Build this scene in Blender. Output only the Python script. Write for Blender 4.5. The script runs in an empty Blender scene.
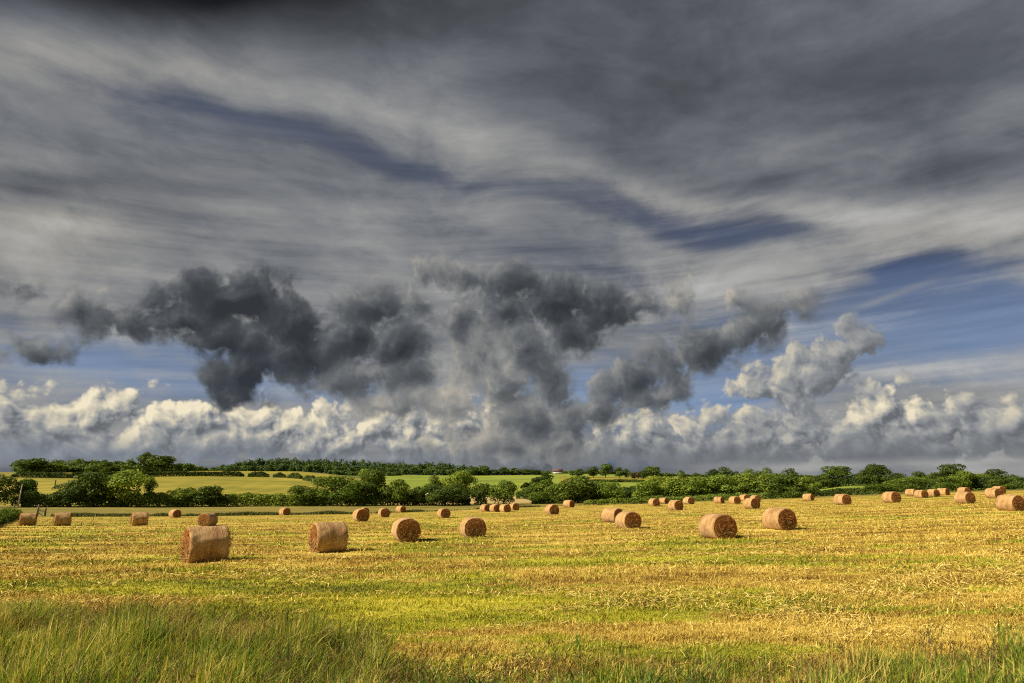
import bpy, math, random
import numpy as np
from mathutils import Vector

random.seed(11)
RNG = np.random.default_rng(11)
SC = bpy.context.scene
COL = SC.collection
EXPOSURE = 2.4

# ------------------------------------------------------------------ camera
F_PX, CX, CY, HORIZON = 700.0, 512.0, 341.5, 500.0
CAM_Z = 2.315
PITCH = math.atan((HORIZON - CY) / F_PX)
cp_, sp_ = math.cos(PITCH), math.sin(PITCH)


def ray(x, y):
    u = (x - CX) / F_PX
    v = (CY - y) / F_PX
    return np.array([u, cp_ - v * sp_, sp_ + v * cp_])


def az_of(x, y=500.0):
    d = ray(x, y)
    return math.atan2(d[0], d[1])


def slope_of(x, y):
    d = ray(x, y)
    return d[2] / math.hypot(d[0], d[1])


cam = bpy.data.cameras.new('camera')
cam.sensor_width = 36.0
cam.lens = 36.0 * F_PX / 1024.0
cam.clip_start = 0.1
cam.clip_end = 20000
cam_o = bpy.data.objects.new('camera', cam)
COL.objects.link(cam_o)
cam_o.location = (0, 0, CAM_Z)
cam_o.rotation_euler = (math.pi / 2 + PITCH, 0, 0)
SC.camera = cam_o

# ------------------------------------------------------------------ numpy noise


def _hash(ix, iy, seed):
    n = (ix.astype(np.int64) * 374761393 + iy.astype(np.int64) * 668265263 + seed * 1442695041) & 0xffffffff
    n = ((n ^ (n >> 13)) * 1274126177) & 0xffffffff
    n = n ^ (n >> 16)
    return (n & 0xffff) / 65535.0


def vnoise(x, y, seed=0):
    x = np.asarray(x, float)
    y = np.asarray(y, float)
    ix, iy = np.floor(x), np.floor(y)
    fx, fy = x - ix, y - iy
    fx, fy = fx * fx * (3 - 2 * fx), fy * fy * (3 - 2 * fy)
    ix, iy = ix.astype(np.int64), iy.astype(np.int64)
    a, b = _hash(ix, iy, seed), _hash(ix + 1, iy, seed)
    c, d = _hash(ix, iy + 1, seed), _hash(ix + 1, iy + 1, seed)
    return (a + (b - a) * fx) * (1 - fy) + (c + (d - c) * fx) * fy


def fbm(x, y, seed=0, octv=4):
    s, a, t = 0.0, 0.5, 0.0
    for k in range(octv):
        s = s + a * vnoise(x * 2 ** k, y * 2 ** k, seed + 17 * k)
        t += a
        a *= 0.5
    return s / t


def sstep(a, b, x):
    t = np.clip((x - a) / (b - a), 0, 1)
    return t * t * (3 - 2 * t)


# ------------------------------------------------------------------ bales: where the photograph shows them
# x0, x1, top, bottom in the photograph, axis bearing (deg, clockwise from straight ahead), label
BALES = [
    (188.0, 232.0, 526.1, 562.7, 55, 'nearest and largest bale, lying side on at the left with grey brown wrap'),
    (311.5, 349.6, 523.2, 552.9, 59, 'side on bale with a bright orange left end, second nearest on the left'),
    (391.4, 422.3, 518.3, 541.8, -20, 'fat bale with a round dark straw end, first right of the orange ended bale'),
    (458.4, 488.0, 516.2, 537.8, -15, 'round ended bale near the picture middle, in front of the row of four touching bales'),
    (697.2, 734.9, 512.9, 538.3, -14, 'largest bale of the right half, cream side lit and dark end facing right'),
    (761.4, 793.7, 508.8, 530.6, -18, 'second largest bale on the right, just right of the big cream sided one'),
    (22.2, 39.6, 512.2, 525.5, 57, 'leftmost bale, side on beside the broken rail fence at the field corner'),
    (56.7, 73.4, 512.2, 525.9, 57, 'side on bale just right of the rail fence, second from the left edge'),
    (134.2, 149.2, 512.2, 525.8, 58, 'lone side on bale below the tall pale green hedgerow tree on the left'),
    (170.4, 182.5, 509.3, 517.7, -50, 'small far bale at the left field edge, below the low hedge between the bushes'),
    (199.3, 220.0, 513.0, 526.0, 8, 'bale peeping from directly behind the nearest bale, its red brown end facing left'),
    (280.0, 291.0, 507.4, 515.4, -45, 'small bale touching the dark grass edge left of the big rounded thicket'),
    (354.0, 369.4, 508.6, 521.5, -27, 'front bale of the overlapping pair below the big rounded thicket'),
    (360.0, 369.4, 507.2, 515.2, -30, 'rear bale of the overlapping pair below the thicket, only its top showing'),
    (378.5, 390.4, 507.8, 517.3, -25, 'small dark ended bale just right of the overlapping pair'),
    (395.8, 406.6, 505.6, 512.6, -45, 'small pale bale in the grass edge behind the fat round ended bale'),
    (437.0, 451.3, 507.8, 517.9, -22, 'bale standing alone below the white flowered bush, left of the row of four'),
    (480.2, 490.3, 504.2, 511.6, -35, 'first bale from the left in the row of four touching bales'),
    (490.3, 500.0, 504.0, 512.0, -30, 'second bale from the left in the row of four touching bales'),
    (499.2, 510.9, 504.0, 512.2, -30, 'third bale in the row of four, lapping over the one at its right'),
    (509.0, 519.3, 503.0, 510.6, -25, 'rightmost and farthest bale in the row of four touching bales'),
    (544.3, 559.2, 504.2, 514.7, -22, 'lone bale right of the row of four, its dark end facing the viewer'),
    (563.0, 574.4, 501.2, 507.5, -45, 'small pale bale at the field edge below the big light green hedgerow tree'),
    (602.3, 621.7, 508.0, 522.7, -42, 'rear left bale of the close pair right of the picture middle'),
    (614.1, 641.2, 510.6, 528.7, -16, 'front right bale of the close pair right of the picture middle'),
    (648.0, 659.8, 498.2, 506.2, -20, 'left bale of the loose trio at the foot of the bright bushes'),
    (659.2, 668.0, 498.0, 503.9, -40, 'small pale bale farthest back in the loose trio below the bright bushes'),
    (667.7, 683.0, 499.9, 510.3, -20, 'front bale of the loose trio, nearest below the bright bushes'),
    (683.3, 694.4, 496.6, 504.3, -18, 'bale set back against the bushes right of the loose trio'),
    (714.8, 723.3, 498.0, 503.6, -40, 'tiny bale half sunk behind the field crest, left of the cluster of four'),
    (728.2, 741.0, 496.0, 504.0, -18, 'left bale of the cluster of four below the tree belt'),
    (739.5, 749.6, 494.4, 501.3, -20, 'pale bale at the back of the cluster of four, second from its left'),
    (743.0, 759.5, 497.6, 508.7, -18, 'front and largest bale of the cluster of four below the tree belt'),
    (750.6, 760.0, 495.7, 502.2, -15, 'bale hidden behind the front one of the cluster of four, at its right'),
    (804.2, 812.8, 495.0, 500.8, -40, 'tiny bale at the right end of the tree belt beside the green field'),
    (834.0, 850.9, 493.8, 504.8, -14, 'lone bale below the small bright green field on the right'),
    (883.3, 900.0, 491.2, 502.8, -12, 'bale in front of the low round bush at the edge of the small green field'),
    (908.7, 915.6, 490.0, 496.2, -30, 'left rear bale of the far right row of four, half hidden by the next'),
    (915.0, 928.4, 489.8, 498.3, -14, 'front bale of the far right row of four, second from its left'),
    (927.9, 940.0, 489.3, 497.0, -14, 'third bale in the far right row of four'),
    (940.0, 948.2, 490.0, 495.4, -30, 'smallest bale, rightmost of the far right row of four'),
    (955.7, 974.2, 491.7, 503.8, -12, 'front bale of the right pair below the tall crowned tree, dark end to the right'),
    (960.2, 970.0, 488.3, 494.8, -14, 'bale whose top shows behind the right pair front bale below the tall crowned tree'),
    (986.6, 1003.0, 488.0, 498.4, -12, 'bale behind the rightmost one, left of a tiny bale at its shoulder'),
    (996.4, 1003.9, 488.0, 493.8, -12, 'tiny bale hidden behind the right shoulder of another near the right edge'),
    (996.8, 1023.0, 494.7, 511.1, -13, 'rightmost bale, large, cut close by the right picture edge'),
]
BALE_D = 1.25
BALE_L = 1.40
POLY = (-2.31544, 0.0184601, 0.00902104, 0.00276312, 0.01799172, -0.00447376)


def poly(x, y):
    x = np.clip(x, -62, 75)
    y = np.clip(y, 0, 150)
    a, b, c, d, e, f = POLY
    return a + b * x + c * y + d * x * y / 100 + e * x * x / 100 + f * y * y / 100


_bp = []
for (x0, x1, y0, y1, ax, lab) in BALES:
    if (x1 - x0) / (y1 - y0) > 1.7 or y1 - y0 < 6.5:
        continue
    xm = (x0 + x1) / 2
    s0, s1 = slope_of(xm, y0), slope_of(xm, y1)
    r = BALE_D / (s0 - s1)
    a = az_of(xm)
    X, Y = r * math.sin(a), r * math.cos(a)
    _bp.append((X, Y, s1 * r - poly(X, Y)))
_bp = np.array(_bp)

# far terrain: picture height of the ground at range r, by picture column
FAR = {
    -400: [(130, 517), (190, 507), (260, 506), (600, 478), (850, 473), (1300, 478), (4000, 499)],
    0: [(128, 517), (190, 507), (260, 506), (450, 487), (600, 477), (850, 472), (1300, 477), (4000, 499)],
    100: [(128, 517), (190, 507), (260, 506), (450, 487), (600, 477.5), (850, 472.5), (1300, 476), (4000, 499)],
    200: [(130, 516.5), (190, 506.8), (260, 505.5), (450, 486), (600, 476.5), (800, 470.5), (1000, 473), (1300, 472), (1700, 477), (4000, 499)],
    300: [(133, 515), (190, 506), (260, 505), (450, 488), (600, 477.5), (800, 471), (1000, 474), (1300, 472), (1700, 477), (4000, 499)],
    340: [(136, 514.5), (190, 505.8), (260, 505), (450, 490), (600, 481), (800, 475.2), (1000, 476.5), (1300, 473), (1700, 478), (4000, 499)],
    372: [(139, 514), (190, 505.5), (260, 505), (450, 493), (600, 486), (800, 481.5), (1000, 477.5), (1300, 473.5), (1700, 478), (4000, 499)],
    440: [(146, 511.5), (195, 505), (260, 504.5), (500, 492), (700, 484), (1000, 475.5), (1300, 475.5), (1700, 480), (4000, 499)],
    500: [(152, 508.5), (200, 504), (260, 503), (500, 492), (700, 484), (1000, 474.7), (1300, 478), (4000, 499)],
    560: [(157, 506.3), (200, 503), (260, 502.5), (500, 490), (700, 482), (900, 476), (1100, 473), (1400, 478), (4000, 499)],
    640: [(162, 504.0), (200, 502), (260, 501), (500, 489), (700, 482), (900, 477.5), (1100, 474.5), (1400, 479), (4000, 499)],
    720: [(170, 501.2), (200, 500), (260, 499), (500, 490), (1000, 477), (1400, 481), (4000, 499)],
    800: [(176, 498.5), (200, 497), (260, 495), (500, 487), (1000, 477), (1400, 481), (4000, 499)],
    850: [(178, 497), (205, 495.5), (230, 494), (330, 485.5), (500, 485), (1000, 478), (1400, 482), (4000, 499)],
    900: [(182, 495), (210, 493), (260, 491), (330, 486.5), (500, 484), (1000, 479), (1400, 482), (4000, 499)],
    960: [(185, 492.5), (215, 491.5), (260, 490.5), (500, 487), (1000, 480), (1400, 483), (4000, 499)],
    1024: [(188, 490.5), (215, 489.5), (260, 489), (500, 487), (1000, 482), (1400, 484), (4000, 499)],
    1450: [(188, 490.5), (215, 489.5), (260, 489), (500, 487), (1000, 482), (1400, 484), (4000, 499)],
}
_cols = sorted(FAR)
_azc = np.array([az_of(c) for c in _cols])
_lr = np.linspace(math.log(90), math.log(4000), 160)
_tab = []
for c in _cols:
    rr = [math.log(p[0]) for p in FAR[c]]
    ss = [slope_of(c, p[1]) for p in FAR[c]]
    _tab.append(np.interp(_lr, rr, ss))
_tab = np.array(_tab)
_azg = np.linspace(_azc[0], _azc[-1], 320)
_grid = np.stack([np.interp(_azg, _azc, _tab[:, k]) for k in range(len(_lr))], 1)
for axis, n in ((0, 5), (1, 2)):
    for _ in range(n):
        p = np.pad(_grid, [(1, 1) if i == axis else (0, 0) for i in (0, 1)], mode='edge')
        if axis == 0:
            _grid = (p[:-2] + 2 * p[1:-1] + p[2:]) / 4
        else:
            _grid = (p[:, :-2] + 2 * p[:, 1:-1] + p[:, 2:]) / 4


def ground(x, y):
    """height of the land, camera at CAM_Z over the origin"""
    x = np.asarray(x, float)
    y = np.asarray(y, float)
    r = np.hypot(x, y)
    az = np.arctan2(x, y)
    near = poly(x, y)
    num = np.zeros_like(near)
    den = np.full_like(near, 0.6)
    for bx, by, res in _bp:
        rb = math.hypot(bx, by)
        sg = 5 + 0.09 * rb
        k = np.exp(-((x - bx) ** 2 + (y - by) ** 2) / (2 * sg * sg))
        num += k * res
        den += k
    near = near + num / den
    ai = np.clip((az - _azg[0]) / (_azg[1] - _azg[0]), 0, len(_azg) - 1.001)
    ri = np.clip((np.log(np.maximum(r, 1)) - _lr[0]) / (_lr[1] - _lr[0]), 0, len(_lr) - 1.001)
    i0, j0 = ai.astype(int), ri.astype(int)
    fa, fr = ai - i0, ri - j0
    s = (_grid[i0, j0] * (1 - fa) + _grid[i0 + 1, j0] * fa) * (1 - fr) + (_grid[i0, j0 + 1] * (1 - fa) + _grid[i0 + 1, j0 + 1] * fa) * fr
    far = s * r
    t = sstep(95, 128, r)
    return near * (1 - t) + far * t + CAM_Z


EDGE_X = [-400, 0, 200, 300, 372, 440, 500, 560, 640, 720, 800, 850, 900, 960, 1024, 1450]
EDGE_R = [128, 128, 130, 133, 139, 146, 152, 157, 162, 170, 176, 178, 182, 185, 188, 188]
_eaz = np.array([az_of(c) for c in EDGE_X])


def field_edge(az):
    return np.interp(az, _eaz, EDGE_R)


# tall uncut verge round the camera: its far edge, by picture column
VERGE_X = [-200, 0, 60, 130, 230, 330, 400, 460, 640, 760, 830, 930, 1024, 1300]
VERGE_R = [19.5, 18.8, 17.8, 16.0, 14.0, 12.0, 10.3, 9.5, 9.3, 9.5, 10.4, 11.6, 12.0, 12]
_vaz = np.array([az_of(c) for c in VERGE_X])


def verge_edge(az):
    return np.interp(az, _vaz, VERGE_R)


def hit(x, y):
    """the land point seen at picture position (x, y)"""
    s = slope_of(x, y)
    a = az_of(x)
    rr = np.exp(np.linspace(math.log(5), math.log(1500), 1500))
    z = ground(rr * math.sin(a), rr * math.cos(a)) - CAM_Z
    k = np.argmax(z >= s * rr) if np.any(z >= s * rr) else len(rr) - 1
    r = rr[k]
    return r * math.sin(a), r * math.cos(a), r


def at(x, r):
    a = az_of(x)
    X, Y = r * math.sin(a), r * math.cos(a)
    return X, Y, float(ground(np.array([X]), np.array([Y]))[0])


# ------------------------------------------------------------------ mesh helpers
def mesh_from(name, verts, faces_flat, counts, mats=(), smooth=False, mat_idx=None):
    verts = np.asarray(verts, np.float32)
    me = bpy.data.meshes.new(name)
    me.vertices.add(len(verts))
    me.vertices.foreach_set('co', verts.ravel())
    faces_flat = np.asarray(faces_flat, np.int32).ravel()
    counts = np.asarray(counts, np.int32)
    me.loops.add(len(faces_flat))
    me.loops.foreach_set('vertex_index', faces_flat)
    me.polygons.add(len(counts))
    me.polygons.foreach_set('loop_start', np.concatenate([[0], np.cumsum(counts)[:-1]]).astype(np.int32))
    me.polygons.foreach_set('loop_total', counts)
    if smooth:
        me.polygons.foreach_set('use_smooth', np.ones(len(counts), bool))
    if mat_idx is not None:
        me.polygons.foreach_set('material_index', np.asarray(mat_idx, np.int32))
    for m in mats:
        me.materials.append(m)
    me.update(calc_edges=True)
    return me


def quads(name, V, mats, smooth=False):
    """V: (n,4,3) loose quads"""
    n = len(V)
    return mesh_from(name, V.reshape(-1, 3), np.arange(4 * n), np.full(n, 4), mats, smooth)


def link(name, me, parent=None, loc=None):
    o = bpy.data.objects.new(name, me)
    COL.objects.link(o)
    if parent:
        o.parent = parent
    if loc is not None:
        o.location = loc
    return o


def tag(o, label, cat, group=None):
    o['label'] = label
    o['category'] = cat
    if group:
        o['group'] = group
    return o


def empty(name, loc, rz=0.0):
    o = bpy.data.objects.new(name, None)
    o.empty_display_size = 0.2
    COL.objects.link(o)
    o.location = loc
    o.rotation_euler = (0, 0, rz)
    return o


def copy_tree(o, parent=None):
    c = o.copy()
    COL.objects.link(c)
    if parent:
        c.parent = parent
    for ch in o.children:
        copy_tree(ch, c)
    return c


class MB:
    """collects simple solids into one mesh"""

    def __init__(self):
        self.v, self.f = [], []

    def tube(self, pts, radii, n=8, caps=True):
        base = len(self.v)
        pts = [Vector(p) for p in pts]
        for i, p in enumerate(pts):
            d = (pts[min(i + 1, len(pts) - 1)] - pts[max(i - 1, 0)]).normalized()
            u = d.cross(Vector((0, 0, 1)) if abs(d.z) < 0.9 else Vector((1, 0, 0))).normalized()
            w = d.cross(u)
            for k in range(n):
                t = 2 * math.pi * k / n
                self.v.append(p + (u * math.cos(t) + w * math.sin(t)) * radii[i])
        for i in range(len(pts) - 1):
            for k in range(n):
                a, b = base + i * n + k, base + i * n + (k + 1) % n
                self.f.append((a, b, b + n, a + n))
        if caps:
            self.f.append(tuple(base + k for k in range(n))[::-1])
            self.f.append(tuple(base + (len(pts) - 1) * n + k for k in range(n)))
        return self

    def poly(self, pts, faces):
        b = len(self.v)
        self.v += [Vector(p) for p in pts]
        self.f += [tuple(b + i for i in f) for f in faces]
        return self

    def box(self, c, s, rz=0.0):
        cx, cy, cz = c
        hx, hy, hz = s[0] / 2, s[1] / 2, s[2] / 2
        pts = []
        for sz in (-1, 1):
            for sx, sy in ((-1, -1), (1, -1), (1, 1), (-1, 1)):
                x, y = sx * hx, sy * hy
                pts.append((cx + x * math.cos(rz) - y * math.sin(rz), cy + x * math.sin(rz) + y * math.cos(rz), cz + sz * hz))
        return self.poly(pts, [(3, 2, 1, 0), (4, 5, 6, 7), (0, 1, 5, 4), (1, 2, 6, 5), (2, 3, 7, 6), (3, 0, 4, 7)])

    def mesh(self, name, mats, smooth=False):
        return mesh_from(name, [tuple(v) for v in self.v], [i for f in self.f for i in f], [len(f) for f in self.f], mats, smooth)


# ------------------------------------------------------------------ node helpers
class NT:
    def __init__(self, tree):
        self.t = tree
        self.n = tree.nodes
        self.l = tree.links

    def node(self, typ, **kw):
        nd = self.n.new(typ)
        for k, v in kw.items():
            setattr(nd, k, v)
        return nd

    def put(self, sock, val):
        if isinstance(val, S):
            val = val.s
        if isinstance(val, bpy.types.NodeSocket):
            self.l.new(val, sock)
        else:
            sock.default_value = val

    def m(self, op, *a, clamp=False):
        nd = self.node('ShaderNodeMath', operation=op, use_clamp=clamp)
        for i, v in enumerate(a):
            self.put(nd.inputs[i], v)
        return S(self, nd.outputs[0])

    def vm(self, op, *a, out=0):
        nd = self.node('ShaderNodeVectorMath', operation=op)
        for i, v in enumerate(a):
            self.put(nd.inputs[i], v)
        return S(self, nd.outputs[out])

    def ss(self, a, b, x):
        nd = self.node('ShaderNodeMapRange', interpolation_type='SMOOTHSTEP')
        self.put(nd.inputs[0], x)
        self.put(nd.inputs[1], a)
        self.put(nd.inputs[2], b)
        return S(self, nd.outputs[0])

    def lin(self, a, b, c, d, x):
        nd = self.node('ShaderNodeMapRange')
        for i, v in enumerate((x, a, b, c, d)):
            self.put(nd.inputs[i], v)
        return S(self, nd.outputs[0])

    def mix(self, f, a, b, blend='MIX'):
        nd = self.node('ShaderNodeMix', data_type='RGBA', blend_type=blend)
        self.put(nd.inputs[0], f)
        for i, v in ((6, a), (7, b)):
            if isinstance(v, tuple) and len(v) == 3:
                v = (*v, 1)
            self.put(nd.inputs[i], v)
        return S(self, nd.outputs[2])

    def xyz(self, x, y, z=0.0):
        nd = self.node('ShaderNodeCombineXYZ')
        for i, v in enumerate((x, y, z)):
            self.put(nd.inputs[i], v)
        return S(self, nd.outputs[0])

    def sep(self, v):
        nd = self.node('ShaderNodeSeparateXYZ')
        self.put(nd.inputs[0], v)
        return [S(self, o) for o in nd.outputs]

    def noise(self, v, scale=1.0, detail=3, rough=0.5, dim='3D', col=False, dist=0.0):
        nd = self.node('ShaderNodeTexNoise', noise_dimensions=dim)
        self.put(nd.inputs['Vector'], v)
        nd.inputs['Scale'].default_value = scale
        nd.inputs['Detail'].default_value = detail
        nd.inputs['Roughness'].default_value = rough
        nd.inputs['Distortion'].default_value = dist
        return S(self, nd.outputs[1 if col else 0])

    def voro(self, v, scale=1.0, detail=0, rough=0.5, feature='F1', dim='2D', smooth=0.5):
        nd = self.node('ShaderNodeTexVoronoi', voronoi_dimensions=dim, feature=feature)
        self.put(nd.inputs['Vector'], v)
        nd.inputs['Scale'].default_value = scale
        nd.inputs['Detail'].default_value = detail
        nd.inputs['Roughness'].default_value = rough
        if feature == 'SMOOTH_F1':
            nd.inputs['Smoothness'].default_value = smooth
        return S(self, nd.outputs['Distance'])

    def ramp(self, f, stops, interp='LINEAR'):
        nd = self.node('ShaderNodeValToRGB')
        cr = nd.color_ramp
        cr.interpolation = interp
        while len(cr.elements) < len(stops):
            cr.elements.new(0.5)
        for e, (p, c) in zip(cr.elements, stops):
            e.position = p
            e.color = (*c, 1) if len(c) == 3 else c
        self.put(nd.inputs[0], f)
        return S(self, nd.outputs[0])


class S:
    """a node socket with arithmetic"""

    def __init__(self, nt, s):
        self.nt, self.s = nt, s

    def __add__(self, o): return self.nt.m('ADD', self, o)
    def __radd__(self, o): return self.nt.m('ADD', o, self)
    def __sub__(self, o): return self.nt.m('SUBTRACT', self, o)
    def __rsub__(self, o): return self.nt.m('SUBTRACT', o, self)
    def __mul__(self, o): return self.nt.m('MULTIPLY', self, o)
    def __rmul__(self, o): return self.nt.m('MULTIPLY', o, self)
    def __truediv__(self, o): return self.nt.m('DIVIDE', self, o)


def material(name, rough=0.9):
    m = bpy.data.materials.new(name)
    m.use_nodes = True
    nt = NT(m.node_tree)
    b = m.node_tree.nodes['Principled BSDF']
    b.inputs['Roughness'].default_value = rough
    b.inputs['Specular IOR Level'].default_value = 0.15
    return m, nt, b


def bump(nt, b, h, strength=0.5, dist=0.02):
    nd = nt.node('ShaderNodeBump')
    nd.inputs['Strength'].default_value = strength
    nd.inputs['Distance'].default_value = dist
    nt.put(nd.inputs['Height'], h)
    nt.put(b.inputs['Normal'], nd.outputs[0])


def island(nt):
    return S(nt, nt.node('ShaderNodeNewGeometry').outputs['Random Per Island'])


def position(nt):
    return S(nt, nt.node('ShaderNodeNewGeometry').outputs['Position'])


def objrand(nt):
    return S(nt, nt.node('ShaderNodeObjectInfo').outputs['Random'])


# ------------------------------------------------------------------ sun and sky
SUN_EL, SUN_BEARING = math.radians(37), math.radians(-110)   # bearing clockwise from straight ahead
sun_dir = Vector((math.sin(SUN_BEARING) * math.cos(SUN_EL), math.cos(SUN_BEARING) * math.cos(SUN_EL), math.sin(SUN_EL)))
sun = bpy.data.lights.new('sun', 'SUN')
sun.energy = 1.5
sun.angle = math.radians(13)
sun.color = (1.0, 0.86, 0.66)
sun_o = bpy.data.objects.new('sun', sun)
COL.objects.link(sun_o)
sun_o.rotation_euler = sun_dir.to_track_quat('Z', 'Y').to_euler()
sun_o.location = (-60, -10, 60)

world = bpy.data.worlds.new('World')
SC.world = world
world.use_nodes = True
world.cycles.sampling_method = 'MANUAL'
world.cycles.sample_map_resolution = 512
W = NT(world.node_tree)
bg = world.node_tree.nodes['Background']
WS = 0.1
bg.inputs['Strength'].default_value = WS

D = S(W, W.node('ShaderNodeTexCoord').outputs['Generated'])
D = W.vm('NORMALIZE', D)
dx, dy, dz = W.sep(D)
K = 700.0
A_ = W.m('ARCTAN2', dx, dy) * K
E_ = W.m('ARCSINE', dz) * K
PT = W.xyz(A_, E_)          # bearing and elevation, both in 1/700 rad


def ae(x, y):
    d = ray(x, y)
    d = d / np.linalg.norm(d)
    return math.atan2(d[0], d[1]) * K, math.asin(d[2]) * K


def jac(x, y):
    a0, e0 = ae(x - 2, y)
    a1, e1 = ae(x + 2, y)
    b0, f0 = ae(x, y - 2)
    b1, f1 = ae(x, y + 2)
    return math.hypot(a1 - a0, e1 - e0) / 4, math.hypot(b1 - b0, f1 - f0) / 4, math.atan2(e1 - e0, a1 - a0)


def blob_len(P, cx, cy, rx, ry, ang):
    a, e = ae(cx, cy)
    jx, jy, rot = jac(cx, cy)
    mp = W.node('ShaderNodeMapping', vector_type='TEXTURE')
    mp.inputs['Location'].default_value = (a, e, 0)
    mp.inputs['Rotation'].default_value = (0, 0, math.radians(ang) + rot)
    mp.inputs['Scale'].default_value = (rx * jx, ry * jy, 1)
    W.put(mp.inputs['Vector'], P)
    return W.vm('LENGTH', S(W, mp.outputs[0]), out=1)


def gauss(P, cx, cy, rx, ry, ang, amp):
    l = blob_len(P, cx, cy, rx, ry, ang)
    return W.m('EXPONENT', l * l * -1.0) * amp


def in_group(name, P, build, outs):
    """build(nt, vector) once in a node group of its own; returns a function that uses it"""
    g = bpy.data.node_groups.new(name, 'ShaderNodeTree')
    g.interface.new_socket('Vector', in_out='INPUT', socket_type='NodeSocketVector')
    for o in outs:
        g.interface.new_socket(o, in_out='OUTPUT', socket_type='NodeSocketFloat')
    global W
    keep, W = W, NT(g)
    gi, go = g.nodes.new('NodeGroupInput'), g.nodes.new('NodeGroupOutput')
    res = build(S(W, gi.outputs[0]))
    for i, r in enumerate(res):
        g.links.new(r.s, go.inputs[i])
    W = keep

    def use(P):
        nd = W.node('ShaderNodeGroup')
        nd.node_tree = g
        W.put(nd.inputs[0], P)
        return [S(W, o) for o in nd.outputs]
    return use


def gsum(P, rows):
    return in_group('patches', None, lambda p: [gsum_(p, rows)], ('Value',))(P)[0]


def gsum_(P, rows):
    t = None
    for i, r in enumerate(rows):
        if i % 8 == 7:
            P = W.vm('ADD', W.xyz(t * 1e-7, 0.0), P)
        g = gauss(P, *r)
        t = g if t is None else t + g
    return t


def lin_(c):
    return tuple(((v / 255 + 0.055) / 1.055) ** 2.4 if v > 10 else v / 255 / 12.92 for v in c)


GAIN = 1.0 / (WS * 2 ** EXPOSURE)


def col(r, g, b):
    """sky radiance that shows as this sRGB colour"""
    return tuple(v * GAIN for v in lin_((r, g, b)))


# warp fields
wn = W.noise(PT, 1 / 230, 3, 0.35, '2D', col=True)
wv = W.vm('SUBTRACT', wn, (0.5, 0.5, 0.5))
PW = W.vm('ADD', PT, W.vm('MULTIPLY', wv, (140.0, 44.0, 0.0)))      # long, wispy warp

# streaks of the high cloud: drawn out along the wind
st1 = W.node('ShaderNodeMapping', vector_type='TEXTURE')
st1.inputs['Rotation'].default_value = (0, 0, math.radians(-11))
st1.inputs['Scale'].default_value = (220, 66, 1)
W.put(st1.inputs['Vector'], PW)
n_a = W.noise(S(W, st1.outputs[0]), 1.0, 7, 0.55, '2D')
st2 = W.node('ShaderNodeMapping', vector_type='TEXTURE')
st2.inputs['Rotation'].default_value = (0, 0, math.radians(2))
st2.inputs['Scale'].default_value = (210, 13, 1)
W.put(st2.inputs['Vector'], W.vm('ADD', PT, W.vm('MULTIPLY', wv, (70.0, 16.0, 0.0))))
n_b = W.noise(S(W, st2.outputs[0]), 1.0, 5, 0.55, '2D')
n_c = W.noise(PT, 1 / 120, 5, 0.5, '2D')
n_f = W.noise(W.vm('MULTIPLY', PW, (1 / 64.0, 1 / 25.0, 0.0)), 1.0, 7, 0.64, '2D', dist=0.15)

# clear sky behind everything
sky = W.node('ShaderNodeTexSky', sky_type='NISHITA')
sky.sun_disc = False
sky.sun_elevation = SUN_EL
sky.sun_rotation = SUN_BEARING
sky.air_density = 1.0
sky.dust_density = 0.6
sky.ozone_density = 3.0
blue = W.mix(1.0, S(W, sky.outputs[0]), tuple(v * 2 ** (1 - EXPOSURE) for v in (0.30, 0.33, 0.40)), 'MULTIPLY')

# brightness of the high cloud sheet
v0 = W.ramp(W.lin(-40, 560, 0, 1, E_), [
    (0.0, (0.27,) * 3), (0.10, (0.27,) * 3), (0.20, (0.29,) * 3), (0.34, (0.25,) * 3), (0.46, (0.235,) * 3), (0.58, (0.205,) * 3),
    (0.74, (0.15,) * 3), (0.86, (0.105,) * 3), (1.0, (0.078,) * 3)])
lum = gsum(PW, [
    (120, -8, 330, 34, 0, -0.10), (330, 10, 200, 45, 0, -0.04), (60, 66, 170, 26, -4, 0.10), (250, 92, 170, 22, -10, 0.07),
    (400, 118, 120, 26, -12, 0.09), (470, 60, 90, 26, 20, 0.03), (620, 110, 130, 60, 25, -0.05),
    (90, 198, 150, 17, -2, -0.11), (60, 238, 170, 15, -3, 0.13), (250, 215, 160, 12, -4, 0.04),
    (590, 184, 130, 13, -13, 0.085), (700, 208, 110, 11, -9, 0.085), (860, 228, 130, 13, 3, 0.13), (985, 238, 90, 13, 6, 0.12), (640, 170, 90, 14, -14, -0.03),
    (860, 95, 240, 56, 8, -0.065), (960, 180, 130, 22, 8, -0.10), (760, 190, 70, 10, 14, -0.06), (560, 60, 200, 50, 0, -0.02),
    (760, 275, 150, 22, 4, 0.10), (150, 285, 170, 20, -4, 0.06), (880, 320, 110, 16, 8, 0.16), (955, 375, 120, 16, 0, 0.22),
    (620, 300, 160, 24, -6, 0.06), (800, 465, 50, 7, 0, 0.12), (110, 470, 300, 20, 0, -0.17), (500, 472, 240, 18, 0, -0.14), 
    (470, 245, 120, 16, -6, -0.05), (120, 150, 200, 26, -6, -0.03),
])
vl = v0 + lum
vl = vl * (W.lin(0.28, 0.72, 0.79, 1.21, n_a)) * (W.lin(0.25, 0.75, 0.86, 1.14, n_c))
vl = vl * W.lin(0.25, 0.75, 0.83, 1.17, n_f)
vl = W.m('MAXIMUM', vl + (n_b - 0.5) * W.ss(400, 120, E_) * 0.24, 0.012)
tint = W.mix(W.ss(0.10, 0.34, vl), (0.90, 0.98, 1.13), (1.0, 1.0, 0.985))
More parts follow.
